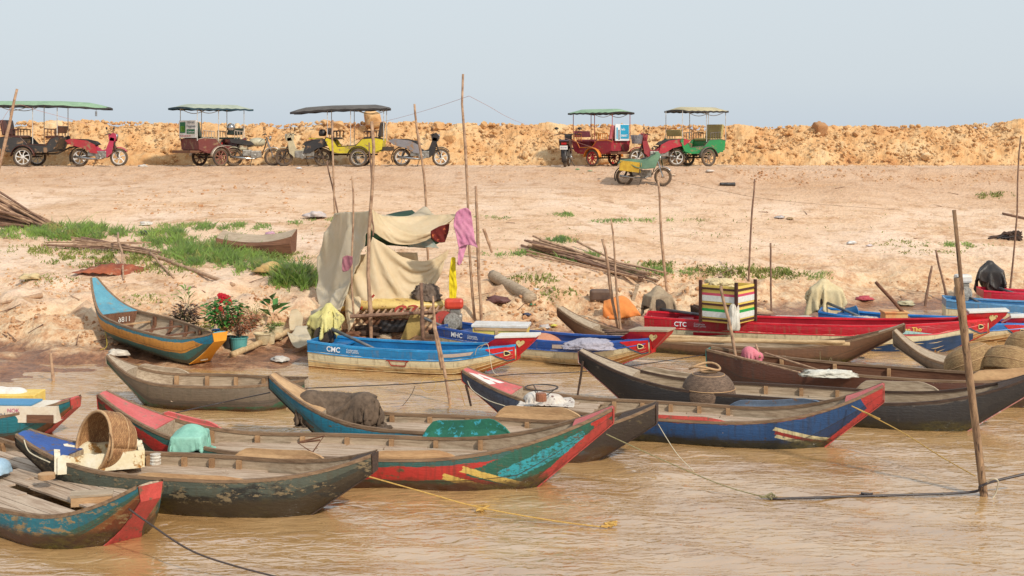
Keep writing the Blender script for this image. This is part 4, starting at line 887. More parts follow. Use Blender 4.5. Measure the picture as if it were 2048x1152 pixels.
PD=[(36,178,-12,385,7,9,'dark thick pole leaning right across the black trailer at left frame edge',W_STICK),
(926,148,946,645,6,9,'tallest pole, crooked tip above the bank, carrying the clothesline',W_STICK),
(951,372,962,645,7,11,'thick pole immediately right of the tallest pole and pink shirt',W_STICK),
(703,352,707,674,5,7,'thin pole in front of the tent with a mauve cloth tied to it',W_STICK),
(744,243,740,680,8,12,'stout front pole the tent tarpaulin hangs from',W_STICK),
(1205,478,1236,656,7,9,'bent pole left of the pair by the orange life jacket',W_STICK),
(1222,438,1241,660,5,8,'taller straight pole right of the pair by the orange life jacket',W_STICK),
(1316,362,1332,588,6,8,'pole in front of the tarp-covered motorcycle, beside the stick bundle',W_STICK),
(1509,358,1494,562,5,7,'tall thin pole with white strip standing behind the striped crate',W_STICKD),
(1541,486,1542,622,5,6,'short reddish pole just right of the striped crate',W_STICKD),
(1864,532,1850,612,6,7,'short pole tied with string at the right waterline',W_STICKD),
(1872,500,1896,606,6,7,'dark stake leaning left beside the bare boat engine',W_STICKD),
(2042,272,2022,582,4,6,'very thin tall pole near the right frame edge',W_STICKD)]
for tx,ty,bx,by,w0,w1,lab,m_ in PD: pole(tx,ty,bx,by,w0,w1,lab,m_)
pole(829,208,862,560,6,8,'crooked pole rising behind the tent toward the grey motorcycle',W_STICK,d=27.3,mid=[(850,380)])
pole(665,240,672,560,5,7,'thin pole rising behind the left shoulder of the tent',W_STICK,d=27.2)
pole(654,322,690,500,4,4,'dark thin stick leaning behind the left shoulder of the tent',W_STICKD,d=27.3)
pole(739,285,745,440,4,4,'dark thin stick lashed beside the stout front tent pole',W_STICKD,d=24.45)
pole(866,592,901,808,6,9,'pale crooked pole standing in the water before the blue-rimmed motorboat',W_STICK,d=18.55,mid=[(868,640),(882,740)])
pole(1442,572,1471,708,8,10,'pole standing in the reddish brown boat beside the striped crate',W_STICK,d=20.3)
pole(1752,564,1816,636,9,10,'thick brown pole leaning left over the blue motorboat',W_BRN,d=24.3)
pole(1908,420,1968,992,11,24,'big weathered mooring post standing in the open water at right',M('weathered post',(176,140,104),(112,84,62),5,.85,.8,0,(3,3,.6),spot=(80,58,44)),d=13.78,mid=[(1915,560),(1938,740),(1955,880)],wob=.006)
pole(101,706,107,762,8,10,'short broken stake at the waterline, left shore',W_STICK)
pole(842,566,846,682,9,12,'upright post at the right front of the tent platform',W_STICKD)
pole(868,560,872,600,6,7,'short post behind the tent platform',W_STICKD,d=25.5)
pole(984,505,976,482,7,8,'short broken stump in the grass right of the tent',W_STICK,d=29.5)
# ---------- tent
TN=M('thin cream tarpaulin',(240,216,178),(226,200,158),1.6,.8,.15,k=.92); TG=M('greyed cream tarpaulin',(240,228,202),(224,210,180),1.6,.8,.15,k=.9); DG=M('dark green tarpaulin',(34,70,44),(26,56,36),3,.8,.2)
def shear(m_,amt):
    nt=m_.node_tree; b=nt.nodes['Principled BSDF']; out=[n for n in nt.nodes if n.type=='OUTPUT_MATERIAL'][0]
    t=nt.nodes.new('ShaderNodeBsdfTranslucent'); ms=nt.nodes.new('ShaderNodeMixShader'); ms.inputs[0].default_value=amt
    t.inputs['Color'].default_value=(.75,.66,.5,1); nt.links.new(b.outputs[0],ms.inputs[1]); nt.links.new(t.outputs[0],ms.inputs[2]); nt.links.new(ms.outputs[0],out.inputs[0])
shear(TN,.35); shear(TG,.5)
def PTN(px,py,d): return P(px,py,d+.9*min(1,max(0,(672-py)/70)))
tent=empty('tent',G(760,660),0,'makeshift tent of cream tarpaulin sheets over a stick platform','tent'); tl=tent.location.copy()
def PC(rows,d=None): return [[PTN(*(p if len(p)==3 else (*p,d)))-tl for p in r] for r in rows]
o=cloth('wall_sheet',PC([[(668,427,25.6),(690,424,25.0),(720,424,24.5),(745,420,24.0)],[(648,465,25.6),(675,465,25.0),(706,462,24.4),(735,452,24.0)],[(634,520,25.6),(665,520,24.9),(695,515,24.3),(722,500,23.95)],[(632,580,24.9),(658,582,24.2),(682,576,23.9),(706,548,23.8)],[(622,622,24.0),(646,632,23.6),(668,622,23.5),(692,590,23.6)],[(592,652,23.3),(614,664,23.0),(640,655,23.1),(666,632,23.3)],[(574,664,22.75),(588,692,22.6),(608,692,22.6),(640,668,22.8)]]),TG,tent,13,9,.02,2.2,1)
nc=13*3+1; nr=9*6+1; sim(o,[j for j in range(nc)]+[nc*(nr-1)+j for j in range(nc)]+[nc*i+nc-1 for i in range(0,nr-9,6)]+[nc*i for i in range(0,nr,9)]+[nc*i+20 for i in range(9,nr,18)],-.05)
o=cloth('roof_sheet',PC([[(745,419,24.0),(765,431,24.5),(800,433,24.9),(850,431,25.0),(913,428,24.6)],[(744,440,23.95),(772,452,24.1),(805,455,24.2),(855,448,24.3),(912,431,24.4)],[(742,457,24.0),(775,472,24.05),(810,477,24.1),(850,468,24.3),(908,436,24.45)]]),TN,tent,11,10,.02,2.5,5)
nc=11*4+1; nr=21; sim(o,[j for j in range(nc)]+[nc*(nr-1),nc*(nr-1)+nc-1,nc*10+nc-1,nc*10],-.06)
cloth('roof_sheet',PC([[(668,428,25.6),(700,424,25.8),(770,430,26.0),(818,432,26.1),(850,413,25.9),(872,432,25.6),(913,429,24.7)],[(672,430,25.3),(705,427,25.2),(760,431,24.9),(800,434,25.0),(848,433,25.2),(880,433,25.0),(913,430,24.6)]]),TG,tent,5,5,.03,2.5,8)
o=cloth('front_sheet',PC([[(745,474,24.0),(775,484,24.05),(815,494,24.0),(860,500,24.15),(899,500,24.35)],[(726,508,23.95),(765,518,23.8),(815,523,23.8),(857,520,24.0),(890,518,24.25)],[(708,548,23.9),(755,556,23.7),(810,558,23.65),(850,547,23.9),(876,543,24.2)],[(692,588,23.9),(742,592,23.75),(800,590,23.7),(838,578,23.9),(858,568,24.1)],[(690,604,23.9),(730,606,23.8),(775,606,23.75),(815,603,23.85),(842,588,24.05)]]),TN,tent,12,9,.02,2.0,12)
nc=12*4+1; nr=9*4+1; sim(o,[0,1,nc-1,nc-2]+[nc*(nr-1)+j for j in range(0,nc,3)]+[nc*18,nc*27]+[nc*9+nc-1],-.05)
cloth('front_sheet',PC([[(692,585,23.85),(704,592,23.8),(724,592,23.8)],[(690,618,23.85),(703,620,23.75),(720,616,23.75)],[(695,650,23.8),(702,648,23.7),(713,634,23.7)],[(697,664,23.8),(700,658,23.7),(706,648,23.7)]]),TN,tent,6,6,.03,3,4)
cloth('inner_sheet',PC([[(716,452,25.0),(770,458,25.3),(830,466,25.4),(882,470,25.4)],[(716,482,25.2),(770,480,25.4),(830,484,25.5),(878,486,25.5)],[(712,505,25.3),(740,490,25.4),(800,492,25.5),(850,496,25.5)]]),DG,tent,6,6,.03,2,2)
cloth('inner_sheet',PC([[(772,430,26.0),(795,424,26.2),(824,420,26.2)],[(775,434,25.6),(800,434,25.6),(836,430,25.6)]]),DG,tent,6,4,.01)
cloth('inner_sheet',PC([[(715,510,25.4),(780,505,25.4),(835,505,25.5)],[(700,560,25.4),(780,560,25.4),(840,570,25.5)],[(690,625,25.2),(780,625,25.3),(835,625,25.3)]]),TN,tent,4,5,.05)
NTC=M('bluish checked gauze',(176,172,156),(120,150,150),8,.8,.2); cloth('net_sheet',PC([[(820,486,25),(848,474,25),(856,470,25)],[(815,494,24.6),(850,494,24.6),(878,496,24.6)]]),NTC,tent,6,5,.02)
def PTN(px,py,d): return P(px,py,d+.35)
# stick platform under it
pf=empty('platform',G(780,668),0,'low platform of lashed sticks under the tent','platform'); q0=pf.location.copy()
zt=PTN(800,632,23.9).z
for i,(a,b_) in enumerate((((700,633,23.6),(905,622,23.7)),((700,634,25.2),(905,624,25.2)))):
    stick(PTN(*a)-q0,PTN(*b_)-q0,.035,.03,seed=i).build('beam',W_STICKD,pf)
for i in range(15):
    x=712+i*13.3; a=PTN(x,630-i*.65,23.64)-q0; c_=a+Vector((0.02,1.8,0)); stick(a,c_,.022,.018,6,4,.01,i).build('slat',W_STICK,pf)
for x,dd in ((676,23.7),(742,24.9),(845,24.9),(905,24.4),(690,25.2),(890,25.4)):
    a=PTN(x,620,dd)-q0; z=th(PTN(x,620,dd).x,dd)-q0.z; stick(a,(a.x,a.y,z-.1),.035,.04,seed=x).build('leg',W_STICKD,pf)
lg=G(690,668); o=stick(PTN(650,652,24.4),PTN(838,640,24.4),.06,.05,8,9,.01,3).build('log',W_BRN); tag(o,'brown log lying under the tent platform','log')
# yellow hull on the platform
YH=M('yellow fibreglass',(226,196,120),(208,170,94),3,.45,.1,spot=(150,110,70)); yb=empty('canoe',PTN(800,620,24.1),0,'yellow fibreglass canoe with red figures lying on the tent platform','canoe')
rows=[]
for i in range(25):
    t=i/24; px=690+220*t; top=592+8*t+ (18*(t-.9)/.1 if t>.9 else 0) - (0 if t>.12 else 0); bot=628-10*t
    d0=24.5; cc=PTN(px,(top+bot)/2,d0)-yb.location; hh=(bot-top)/2*d0/F*(1 if t>.03 else .6); hw=.34*min(1,(1-t)*2.2+.12)*min(1,.55+t*2)
    lean=(.16*(1-t*6) if t<.16 else 0)
    rows.append([Vector((cc.x+lean*math.cos(a)*1.2,cc.y+hw*math.sin(a),cc.z+hh*(math.cos(a) if math.cos(a)>0 else .75*math.cos(a)))) for a in [2*math.pi*j/16 for j in range(17)]])
mb=MB().grid(rows); mb.add(rows[0][:-1],[tuple(range(16))]); mb.build('hull',YH,yb,smooth=True)
p0=PTN(716,626,23.72)-yb.location;p1=PTN(746,592,23.86)-yb.location; MB().tube([PTN(714,625,24.15)-yb.location,PTN(748,590,24.35)-yb.location],.022,6).build('bow_trim',P_MAR,yb)
dg=PTN(786,622,24.13)-yb.location; plate_text('02',.36,dg+Vector((0,-.02,-.03)),(1.25,0,.02),(.25,0,.55),P_RED,yb,name='painted_number',bold=.03)
# ---------- washing
def hang(name,label,cat,rows,m_,d=24.2,fold=(.006,.8,.2),wr=.02,seed=1): return tag(cloth(name,[[P(*(p if len(p)==3 else (*p,d))) for p in r] for r in rows],m_,None,6,6,wr,5,seed,.008,fold),label,cat)
PK=M('pink cotton',(222,150,176),(200,124,156),4,.9,.2); YL=M('bright yellow cloth',(240,212,30),(226,190,20),4,.9,.2)
hang('shirt','pink shirt hanging from the tallest pole','shirt',[[(912,425),(922,418),(935,416),(942,424)],[(907,448),(920,445),(934,445),(946,452)],[(912,470),(922,472),(936,475),(950,480)],[(918,496),(926,492),(940,490),(956,496)]],PK)
hang('trousers','pink trouser legs hanging below the pink shirt','trousers',[[(918,470),(926,470),(936,472)],[(918,490),(925,492),(933,494)],[(916,512),(921,512),(928,510)],[(914,528),(918,530),(923,526)]],PK,24.25)
hang('cloth','bright yellow cloth hanging in a narrow strip right of the tent','cloth',[[(903,515),(907,514),(911,516)],[(899,545),(905,545),(912,548)],[(898,570),(906,572),(914,575)],[(899,598),(904,604),(911,606)]],YL,24.4)
hang('cloth','dark red patterned cloth hanging beside the pink shirt','cloth',[[(862,462),(880,452),(899,447)],[(862,474),(880,468),(897,464)],[(870,482),(880,485),(890,484)]],M('patterned maroon cloth',(122,34,24),(96,24,18),6,.9,.2,spot=(210,110,60)),24.45)
hang('cloth','mauve cloth bunched on the thin pole before the tent','cloth',[[(686,514),(694,511),(706,513)],[(684,528),(692,526),(704,530)],[(685,542),(689,543),(697,541)]],M('mauve cotton',(170,110,120),(140,86,98),5,.9,.2),23.6)
tag(lump(P(853,590,24.9),(.5,.4,.2),4,.4).build('cloth',M('grey brown cloth',(122,104,90),(90,76,66),5,.9,.3),smooth=True),'grey-brown rag heaped at the back corner of the tent platform','cloth')
hang('cloth','pale cream rag lying by the flower pots next to the tent','cloth',[[(583,620,24.6),(594,618,24.6),(604,628,24.4)],[(578,640,24),(592,642,24),(606,640,24)],[(580,660,23.7),(594,662,23.6),(602,656,23.6)]],TN,seed=6)
# ---------- sticks and logs lying about
def heap(pts,n,spread,r,name_label,group,mat,cat='stick',zj=.12,lj=.12):
    for i in range(n):
        a,b_=pts; pa=(a[0]+R.gauss(0,spread*.7),a[1]+R.gauss(0,spread*.45)); pb=(b_[0]+R.gauss(0,spread),b_[1]+R.gauss(0,spread*.4))
        A,B=G(*pa),G(*pb); A.z=th(A.x,A.y,False)+.03+R.random()*zj; B.z=th(B.x,B.y,False)+.03+R.random()*zj; A=A.lerp(B,R.uniform(0,lj)); B=B.lerp(A,R.uniform(0,lj))
        o=stick(A,B,r*R.uniform(.7,1.1),r*R.uniform(.4,.8),6,10,.02,i+pa[0]).build('branch',mat if R.random()<.6 else W_STICKD); tag(o,name_label,cat,group)
# steep stack of poles at the far left, propped on each other
for i in range(64):
    a=R.random(); A=G(-40+R.uniform(-60,30),400+R.uniform(-4,50)); B=G(126-55*a+R.uniform(-26,6),460-6*a+R.uniform(-7,4)); A.z=th(A.x,A.y,False)+R.uniform(.1,1.0); 
    A=P(-30+R.uniform(-25,15),368+R.random()**1.1*84,B.y+R.uniform(.0,1.6)); A.z=max(A.z,th(A.x,A.y,False)+.03); B.z=th(B.x,B.y,False)+.04+R.random()*.1
    o=stick(A,B,.035,.022,6,10,.012,i).build('branch',W_STICK if R.random()<.5 else W_STICKD); tag(o,'grey-brown stick in the tall pile at the left frame edge above the grass','stick','sticks piled at the left frame edge')
heap(((1050,495),(1318,575)),26,13,.032,'straight stick in the long bundle lying right of the tent','sticks bundled right of the tent',W_STICK,zj=.22)
heap(((140,486),(330,520)),7,12,.025,'weathered branch lying in the grass above the beached boat','driftwood branches in the grass',W_STICK)
heap(((70,494),(300,500)),4,8,.022,'weathered branch lying in the grass above the beached boat','driftwood branches in the grass',W_STICK)
def one(a,b_,r0,r1,label,mat=W_STICK,za=.04,zb=.04,name='branch',cat='branch',wob=.03):
    A,B=G(*a),G(*b_); A.z=th(A.x,A.y,False)+za; B.z=th(B.x,B.y,False)+zb; tag(stick(A,B,r0,r1,8,12,wob,a[0]).build(name,mat,smooth=True),label,cat)
one((300,513),(468,574),.05,.035,'longest pale branch reaching down towards the potted plants')
one((236,505),(248,562),.025,.02,'short upright crooked branch behind the beached boat',za=.45)
one((300,520),(348,560),.03,.02,'forked grey branch below the driftwood',za=.15)
one((1155,496),(1240,530),.03,.02,'single branch lying above the stick bundle',za=.15)
one((985,562),(1062,612),.12,.14,'thick pale log lying right of the tent',W_GREY,.12,.12,'log','log',.01)
one((465,716),(575,678),.055,.06,'curved yellowish bamboo pole lying on the mud by the pots',W_BAM,.05,.10,'bamboo_pole','bamboo',.05)
one((0,612),(85,598),.02,.05,'dark driftwood plank at the left edge above the mud',W_STICK)
one((2005,430),(2060,442),.03,.03,'pair of grey poles lying at the right edge of the slope',W_STICKD)
one((975,676),(1090,660),.015,.012,'thin reed lying on the mud behind the yellow cooler',W_BAM)
one((1470,372),(1440,371),.06,.05,'small black plank lying on the slope below the green trailer',BLK,name='plank',cat='plank')
one((380,718),(420,716),.012,.012,'pale stick on the mud below the beached boat',W_BAM)
# rusty corrugated sheet
g=G(200,552); rows=[]
for i in range(22):
    t=i/21; rows.append([Vector((g.x-.55+1.5*t,g.y+.25-.4*s+.15*t,th(g.x,g.y)+.10+.16*abs(math.sin(3*t))*(1-s*.5)-.22*t*s+.015*math.sin(i*2.1+s))) for s in (0,.33,.66,1)])
tag(MB().grid(rows).build('roofing_sheet',M('rusted iron sheet',(178,96,62),(130,66,44),3,.9,.4,spot=(190,150,120)),smooth=True,solid=.01),'bent rusty iron sheet lying above the beached boat','roofing sheet')
# old boat hull remnant in the grass
g=G(514,505); hb=empty('boat_wreck',(g.x,g.y,th(g.x,g.y,False)),math.radians(-6),'short grey overturned boat lying in the sand above the grass','boat wreck')
def wreck():
    L_=1.66; top=[];bot=[];rows=[]
    for i in range(17):
        t=i/16; x=(t-.5)*L_; s=.36+.10*(2*t-1)**2*(1 if t<.5 else 1.5); ex=.05*(2*t-1)
        rows.append([(x+ex,-.26,.0),(x+ex*.6,-.31,.18+.05*(2*t-1)**2),(x+ex,-.25,s-.12),(x+ex,.22,s+.02),(x,.3,.1),(x,.3,0)])
    return rows
rw=wreck(); MB().grid([r[:3] for r in rw]).build('side_plank',W_BRN,hb,solid=.03); MB().grid([r[2:4] for r in rw]).build('bottom_plank',W_GREY,hb,solid=.03); MB().grid([r[3:] for r in rw]).build('side_plank',W_BRN,hb,solid=.03)
for k in (0,-1): MB().add([rw[k][j] for j in (0,1,2,3,4,5)],[(0,1,2,3,4,5)]).build('end_board',W_BRN,hb,solid=.03)
# ---------- engines
def shaft(parent,a,b_,r=.03,name='drive_shaft'): MB().tube([a,b_],[r,r*.8],8).build(name,ALU if parent is None else M('grey painted shaft',(120,122,124),(90,88,86),9,.5,.2,.2),parent,smooth=True)
def engine(loc,label,cover=None,size=(.55,.5,.5),sh=None,tank=None,rz=0,seed=1,amp=.2,fs=2.0):
    e=empty('boat_engine',loc,0,label,'boat engine')
    MB().box((0,0,.18),(.30,.28,.26)).box((.02,0,.36),(.2,.2,.14)).build('engine_block',ALU if not cover else DKS,e,bevel=.03)
    MB().lathe([(0,-.05),(.15,-.05),(.16,0),(.15,.05),(0,.06)],16,Matrix.Translation((-.02,-.18,.20))@Matrix.Rotation(math.pi/2,4,'X')).build('flywheel',DKS if cover else M('silver finned flywheel',(190,186,176),(120,110,100),30,.4,.8,.5),e)
    MB().box((0,0,.02),(.5,.06,.05)).box((-.1,0,.02),(.06,.4,.05)).box((.14,0,.02),(.06,.4,.05)).build('mount',DKS,e)
    if tank: MB().box((0,-.02,.50),(.34,.26,.18)).build('fuel_tank',tank,e,bevel=.05)
    if cover:
        o=drape('cover',None,None,cover,loc,size[0]*2.1,size[1]*2.1,[(0,0,.06,size[0]*.8,size[1]*.75,size[2]*1.25,'box'),(-.04,.03,.1,size[0]*.5,size[1]*.5,size[2]*1.75,'ball')],floor=-.12,rz=.5+seed,res=34,seed=seed,bend=.25)
        o.parent=e; o.matrix_parent_inverse=Matrix.Translation(-Vector(loc))
    if sh: shaft(e,Vector(sh[0])-Vector(loc),Vector(sh[1])-Vector(loc))
    return e
CRM=M('cream sack cloth',(226,206,164),(206,184,140),3,.9,.3); BKB=M('black plastic bag',(44,40,38),(64,56,50),4,.45,.4); YCL=M('pale yellow raincoat',(226,214,140),(206,192,116),3,.8,.3,spot=(150,140,100)); GRC=M('grey torn sack',(176,156,128),(140,120,98),4,.9,.4)
l=P(652,690,22.1); engine(l,'boat engine under a pale yellow raincoat at the stern of the nearest motorboat',YCL,(.44,.5,.34),(P(664,658,21.8),P(748,697,21.2)),seed=3,amp=.25)
l=P(1652,622,26.0); engine(l,'boat engine under a cream sack at the stern of the blue motorboat',CRM,(.72,.6,.30),(P(1655,606,25.7),P(1722,634,25.0)),seed=7,amp=.2)
l=P(1316,632,25.0); engine(l,'half covered boat engine with long shaft at the stern of the red motorboat',GRC,(.5,.45,.26),(P(1318,618,24.8),P(1450,636,23.9)),seed=11,amp=.3); 
l=P(1925,604,27.6); engine(l,'bare boat engine with white tank beside the big mooring post',None,(.5,.5,.5),(P(1930,590,27.5),P(1990,622,26.8)),tank=WHT)
l=P(1982,588,29.2); engine(l,'boat engine wrapped in a black bag at the right frame edge',BKB,(.60,.5,.36),(P(1998,576,28.9),P(2062,598,28.3)),seed=5,amp=.28)
l=P(908,662,23.6); engine(l,'red-tanked boat engine standing on the mud beside the tent',None,(.5,.5,.5),(P(905,662,23.3),P(848,636,23.3)),tank=M('orange red tank',(224,76,48),(196,60,40),6,.45,.1))
MB().lathe([(0,0),(.17,0),(.17,.05),(0,.06)],18,Matrix.Translation(P(887,640,23.5))@Matrix.Rotation(math.pi/2,4,'X')).build('engine_cowl',P_RED,None); tag(bpy.context.scene.objects['engine_cowl'],'round red fan cowl leaning on the engine beside the tent','engine cowl')
# seat-like yellow can leaning at the post
g=G(824,675); tag(MB().prism([(-.16,0),(.14,0),(.17,.34),(.08,.40),(-.02,.36)],-.12,.12).build('jerrycan',M('old tan plastic',(190,164,96),(164,138,80),4,.6,.2),None,bevel=.03,loc=(g.x,g.y,th(g.x,g.y)+.0)),'tan plastic jerrycan cut open, leaning on the platform post','jerrycan')
g=G(1200,602); tag(MB().box((0,0,.12),(.42,.26,.24)).build('jerrycan',M('brown plastic can',(110,84,66),(80,60,50),5,.6,.2),None,bevel=.05,loc=(g.x,g.y,th(g.x,g.y)-.02)),'brown plastic jerrycan lying left of the orange life jacket','jerrycan')
g=G(1242,638); OR=M('faded orange nylon',(244,150,74),(232,130,60),4,.8,.2); dd=g.y; tag(cloth('life_jacket',[[P(1208,604,dd+.3),P(1222,598,dd+.3),P(1245,592,dd+.35),P(1262,606,dd+.3)],[P(1206,618,dd+.1),P(1226,614,dd),P(1252,612,dd),P(1278,626,dd)],[P(1207,636,dd),P(1230,638,dd-.05),P(1256,634,dd-.05),P(1281,631,dd)]],OR,None,5,5,.05,3,2,.04),'faded orange life jacket spread on the mud by two poles','life jacket')
g=G(1270,605); tag(MB().box((0,0,.2),(.07,.05,.4),Matrix.Rotation(.3,3,'Y')).build('stake',W_GREY,None,loc=(g.x,g.y,th(g.x,g.y)-.02)),'flat grey stake behind the orange life jacket','stake')
# striped crate
cr_=empty('crate',P(1456,641,23.55),math.radians(-38),'tall yellow crate with pink, green and white stripes standing in the red motorboat','crate')
cw,chh=.68,.66; YP=M('yellow striped panel',(248,212,110),(240,200,96),3,.5,.1)
mb=MB()
for s,(c_,s_) in enumerate((((0,-cw/2,chh/2),(cw,.02,chh)),((0,cw/2,chh/2),(cw,.02,chh)),((-cw/2,0,chh/2),(.02,cw,chh)),((cw/2,0,chh/2),(.02,cw,chh)),((0,0,.02),(cw,cw,.03)))): mb.box(c_,s_)
mb.build('panel',YP,cr_)
PKS=M('pink stripe',(216,84,110),(200,70,96),5,.5,.1); GRS=M('green stripe',(40,170,80),(30,150,70),5,.5,.1); WS=M('white stripe',(238,238,230),(216,216,206),20,.5,.2)
for z,h,m_ in ((.50,.045,PKS),(.425,.105,WS),(.215,.05,GRS),(.14,.10,WS)):
    for (c_,s_) in (((0,-cw/2-.012,z),(cw-.02,.008,h)),((-cw/2-.012,0,z),(.008,cw-.02,h)),((cw/2+.012,0,z),(.008,cw-.02,h))): MB().box(c_,s_).build('stripe',m_,cr_)
for z in (.05,.32,.60):
    for (c_,s_) in (((0,-cw/2-.025,z),(cw+.06,.02,.035)),((-cw/2-.025,0,z),(.02,cw+.06,.035)),((cw/2+.025,0,z),(.02,cw+.06,.035))): MB().box(c_,s_).build('batten',M('dark brown batten',(84,44,32),(64,34,26),6),cr_)
for sx in (-1,1):
    for sy in (-1,1): MB().box((sx*(cw/2+.02),sy*(cw/2+.02),chh/2+.03),(.05,.05,chh+.10)).build('corner_post',MC['dark brown batten'],cr_)
tag(lump(P(1440,568,23.7),(.5,.45,.09),9,.3).build('sack',CRM,smooth=True),'cream sack lying on top of the striped crate','sack')
tag(lump(P(1468,634,23.1),(.2,.2,.26),3,.15,flat=-.9).build('bag',M('white plastic bag',(230,224,210),(206,196,180),5,.5,.3),smooth=True),'white plastic bag hanging on the front of the striped crate','plastic bag')
g=G(1468,640)
# yellow cooler box, blue box and pink tub behind MHC boat
cb=empty('cooler_box',P(1003,690,22.9),math.radians(-8),'yellow cooler box with wooden edge behind the navy-rimmed motorboat','cooler box')
MB().box((0,0,.17),(.95,.45,.34)).build('box',M('yellow box side',(236,210,110),(224,190,90),4,.5,.1),cb); MB().box((0,0,.36),(1.0,.5,.05)).build('lid',WHT,cb,bevel=.01); MB().box((-.05,-.235,.17),(.06,.02,.34)).box((0.02,-.235,.31),(.92,.016,.05)).build('edge_board',W_TAN,cb)
tag(MB().box((0,0,.12),(.34,.3,.24),mi=0).build('box',M('light blue box',(110,170,204),(90,150,190),5,.5,.1),None,bevel=.01,loc=P(997,700,22.6)),'light blue plastic box before the yellow cooler box','box')
tag(lump(P(1085,694,22.8),(.78,.6,.24),2,.04,1.5,box=2.1,ridge=.3).build('basin',M('pinkish clay net',(214,150,116),(196,130,98),20,.9,.6),smooth=True),'pinkish domed net heap right of the yellow cooler box','net heap')
# ---------- pots and plants
def pot(px,py,r,h,mat,label,taper=.8,rim=True):
    g=G(px,py); z=th(g.x,g.y); o=MB().lathe([(0,0),(r*taper,0),(r,h),(r*1.07,h),(r*1.07,h-.02),(r,h-.03) if 0 else (r*.93,h-.01),(r*.9,h-.05),(0,h-.05)],20).build('flower_pot',mat,None,smooth=False,loc=(g.x,g.y,z-.01)); return tag(o,label,'flower pot')
PT_=M('turquoise plastic pot',(96,168,164),(80,148,146),5,.45,.1); PTC=M('cream tin pot',(220,204,170),(196,172,130),5,.6,.2); 
pot(478,706,.15,.27,PT_,'turquoise bucket pot with a dry shrub'); pot(525,688,.15,.20,PTC,'round cream bowl pot between turquoise and small pots',.6); pot(531,688,.0001,.01,PTC,'x') if False else None
pot(541,686,.085,.17,PTC,'small cream tin pot with upright sprig'); pot(553,676,.13,.24,M('cream bucket',(224,206,168),(200,176,132),5,.6,.2),'cream bucket pot with low grass in it'); pot(458,697,.11,.2,M('black pot',(50,44,42),(60,52,46),5,.6,.2),'black pot behind the turquoise bucket'); pot(436,682,.10,.2,M('blue pot',(40,96,150),(36,84,136),5,.5,.2),'blue pot behind the beached boat bow')
def plant(px,py,h,wd,n,c1,c2,label,leaf=(.06,.02),base=.2,stem=None,name='plant',top=1.0,droop=.3):
    g=G(px,py); z=th(g.x,g.y)+base; r=empty(name,(g.x,g.y,z),0,label,'potted plant' if base else 'plant'); mb=MB(); sm=MB()
    for i in range(n):
        a=R.random()*6.28; q=R.random()**.6; hh=h*R.uniform(.25,1)*top; rad=wd/2*q*(.6+.6*hh/h); c_=Vector((rad*math.cos(a),rad*math.sin(a),hh*(1-.3*q)))
        d=Vector((math.cos(a),math.sin(a),R.uniform(-droop,.8))).normalized(); s=d.cross(Vector((R.random()-.5,R.random()-.5,1))).normalized(); L_,w_=leaf[0]*R.uniform(.6,1.3),leaf[1]*R.uniform(.7,1.2)
        mb.add([c_,c_+d*L_*.5+s*w_,c_+d*L_-Vector((0,0,L_*.25)),c_+d*L_*.5-s*w_],[(0,1,2,3)])
        if i%9==0: sm.tube([(0,0,0),c_*.5+Vector((0,0,.02)),c_],.004,4)
    mb.build('foliage',M('leaf '+label[:14],c1,c2,12,.6,.1,k=.8),r); sm.build('stem',stem or M('green stem',(96,110,54),(80,80,44),9),r); return r
plant(448,692,.66,.62,520,(70,130,44),(40,96,34),'leafy green bush with red flower heads in the black pot',(.10,.028))
pr=bpy.context.scene.objects[-1] if False else None
for px,py,s in ((448,600,.10),(457,606,.06),(438,623,.085)):
    tag(lump(P(px,py,23.3),(s*2,s*1.6,s),px,.5,4).build('flower',M('crimson flower',(206,26,44),(180,16,34),14,.8,.4),smooth=False),{448:'largest crimson flower head topping the green bush',457:'small crimson flower bud right of the largest one',438:'lower left crimson flower head on the green bush'}[px],'flower')
plant(478,704,.50,.60,420,(176,112,74),(140,84,56),'dry brown shrub in the turquoise bucket pot',(.09,.016),.25,W_STICKD); plant(505,672,.52,.5,260,(150,140,70),(120,120,56),'wispy yellowish plant behind the pots',(.10,.008),.12)
plant(372,668,.52,.42,360,(86,48,44),(60,60,34),'dark purple-leaved plant behind the beached boat',(.11,.018),.05); plant(374,652,.5,.2,26,(120,150,60),(90,130,50),'tall green blades above the purple-leaved plant',(.26,.018),.25,droop=-.6)
plant(395,672,.2,.4,120,(140,140,54),(110,120,50),'low yellow-green plant beside the beached boat',(.08,.01),.02); plant(432,694,.34,.42,60,(200,190,100),(150,160,70),'striped yellow plant behind the boat bow',(.2,.013),.15)
plant(541,686,.22,.12,60,(90,120,54),(70,100,44),'upright sprig in the small cream tin pot',(.07,.012),.16); plant(553,676,.08,.26,160,(150,170,60),(110,140,50),'low grass in the cream bucket pot',(.06,.006),.22); plant(545,668,.42,.2,12,(90,140,70),(70,120,60),'single broad green leaf behind the cream bucket pot',(.34,.07),.2,droop=-.9)
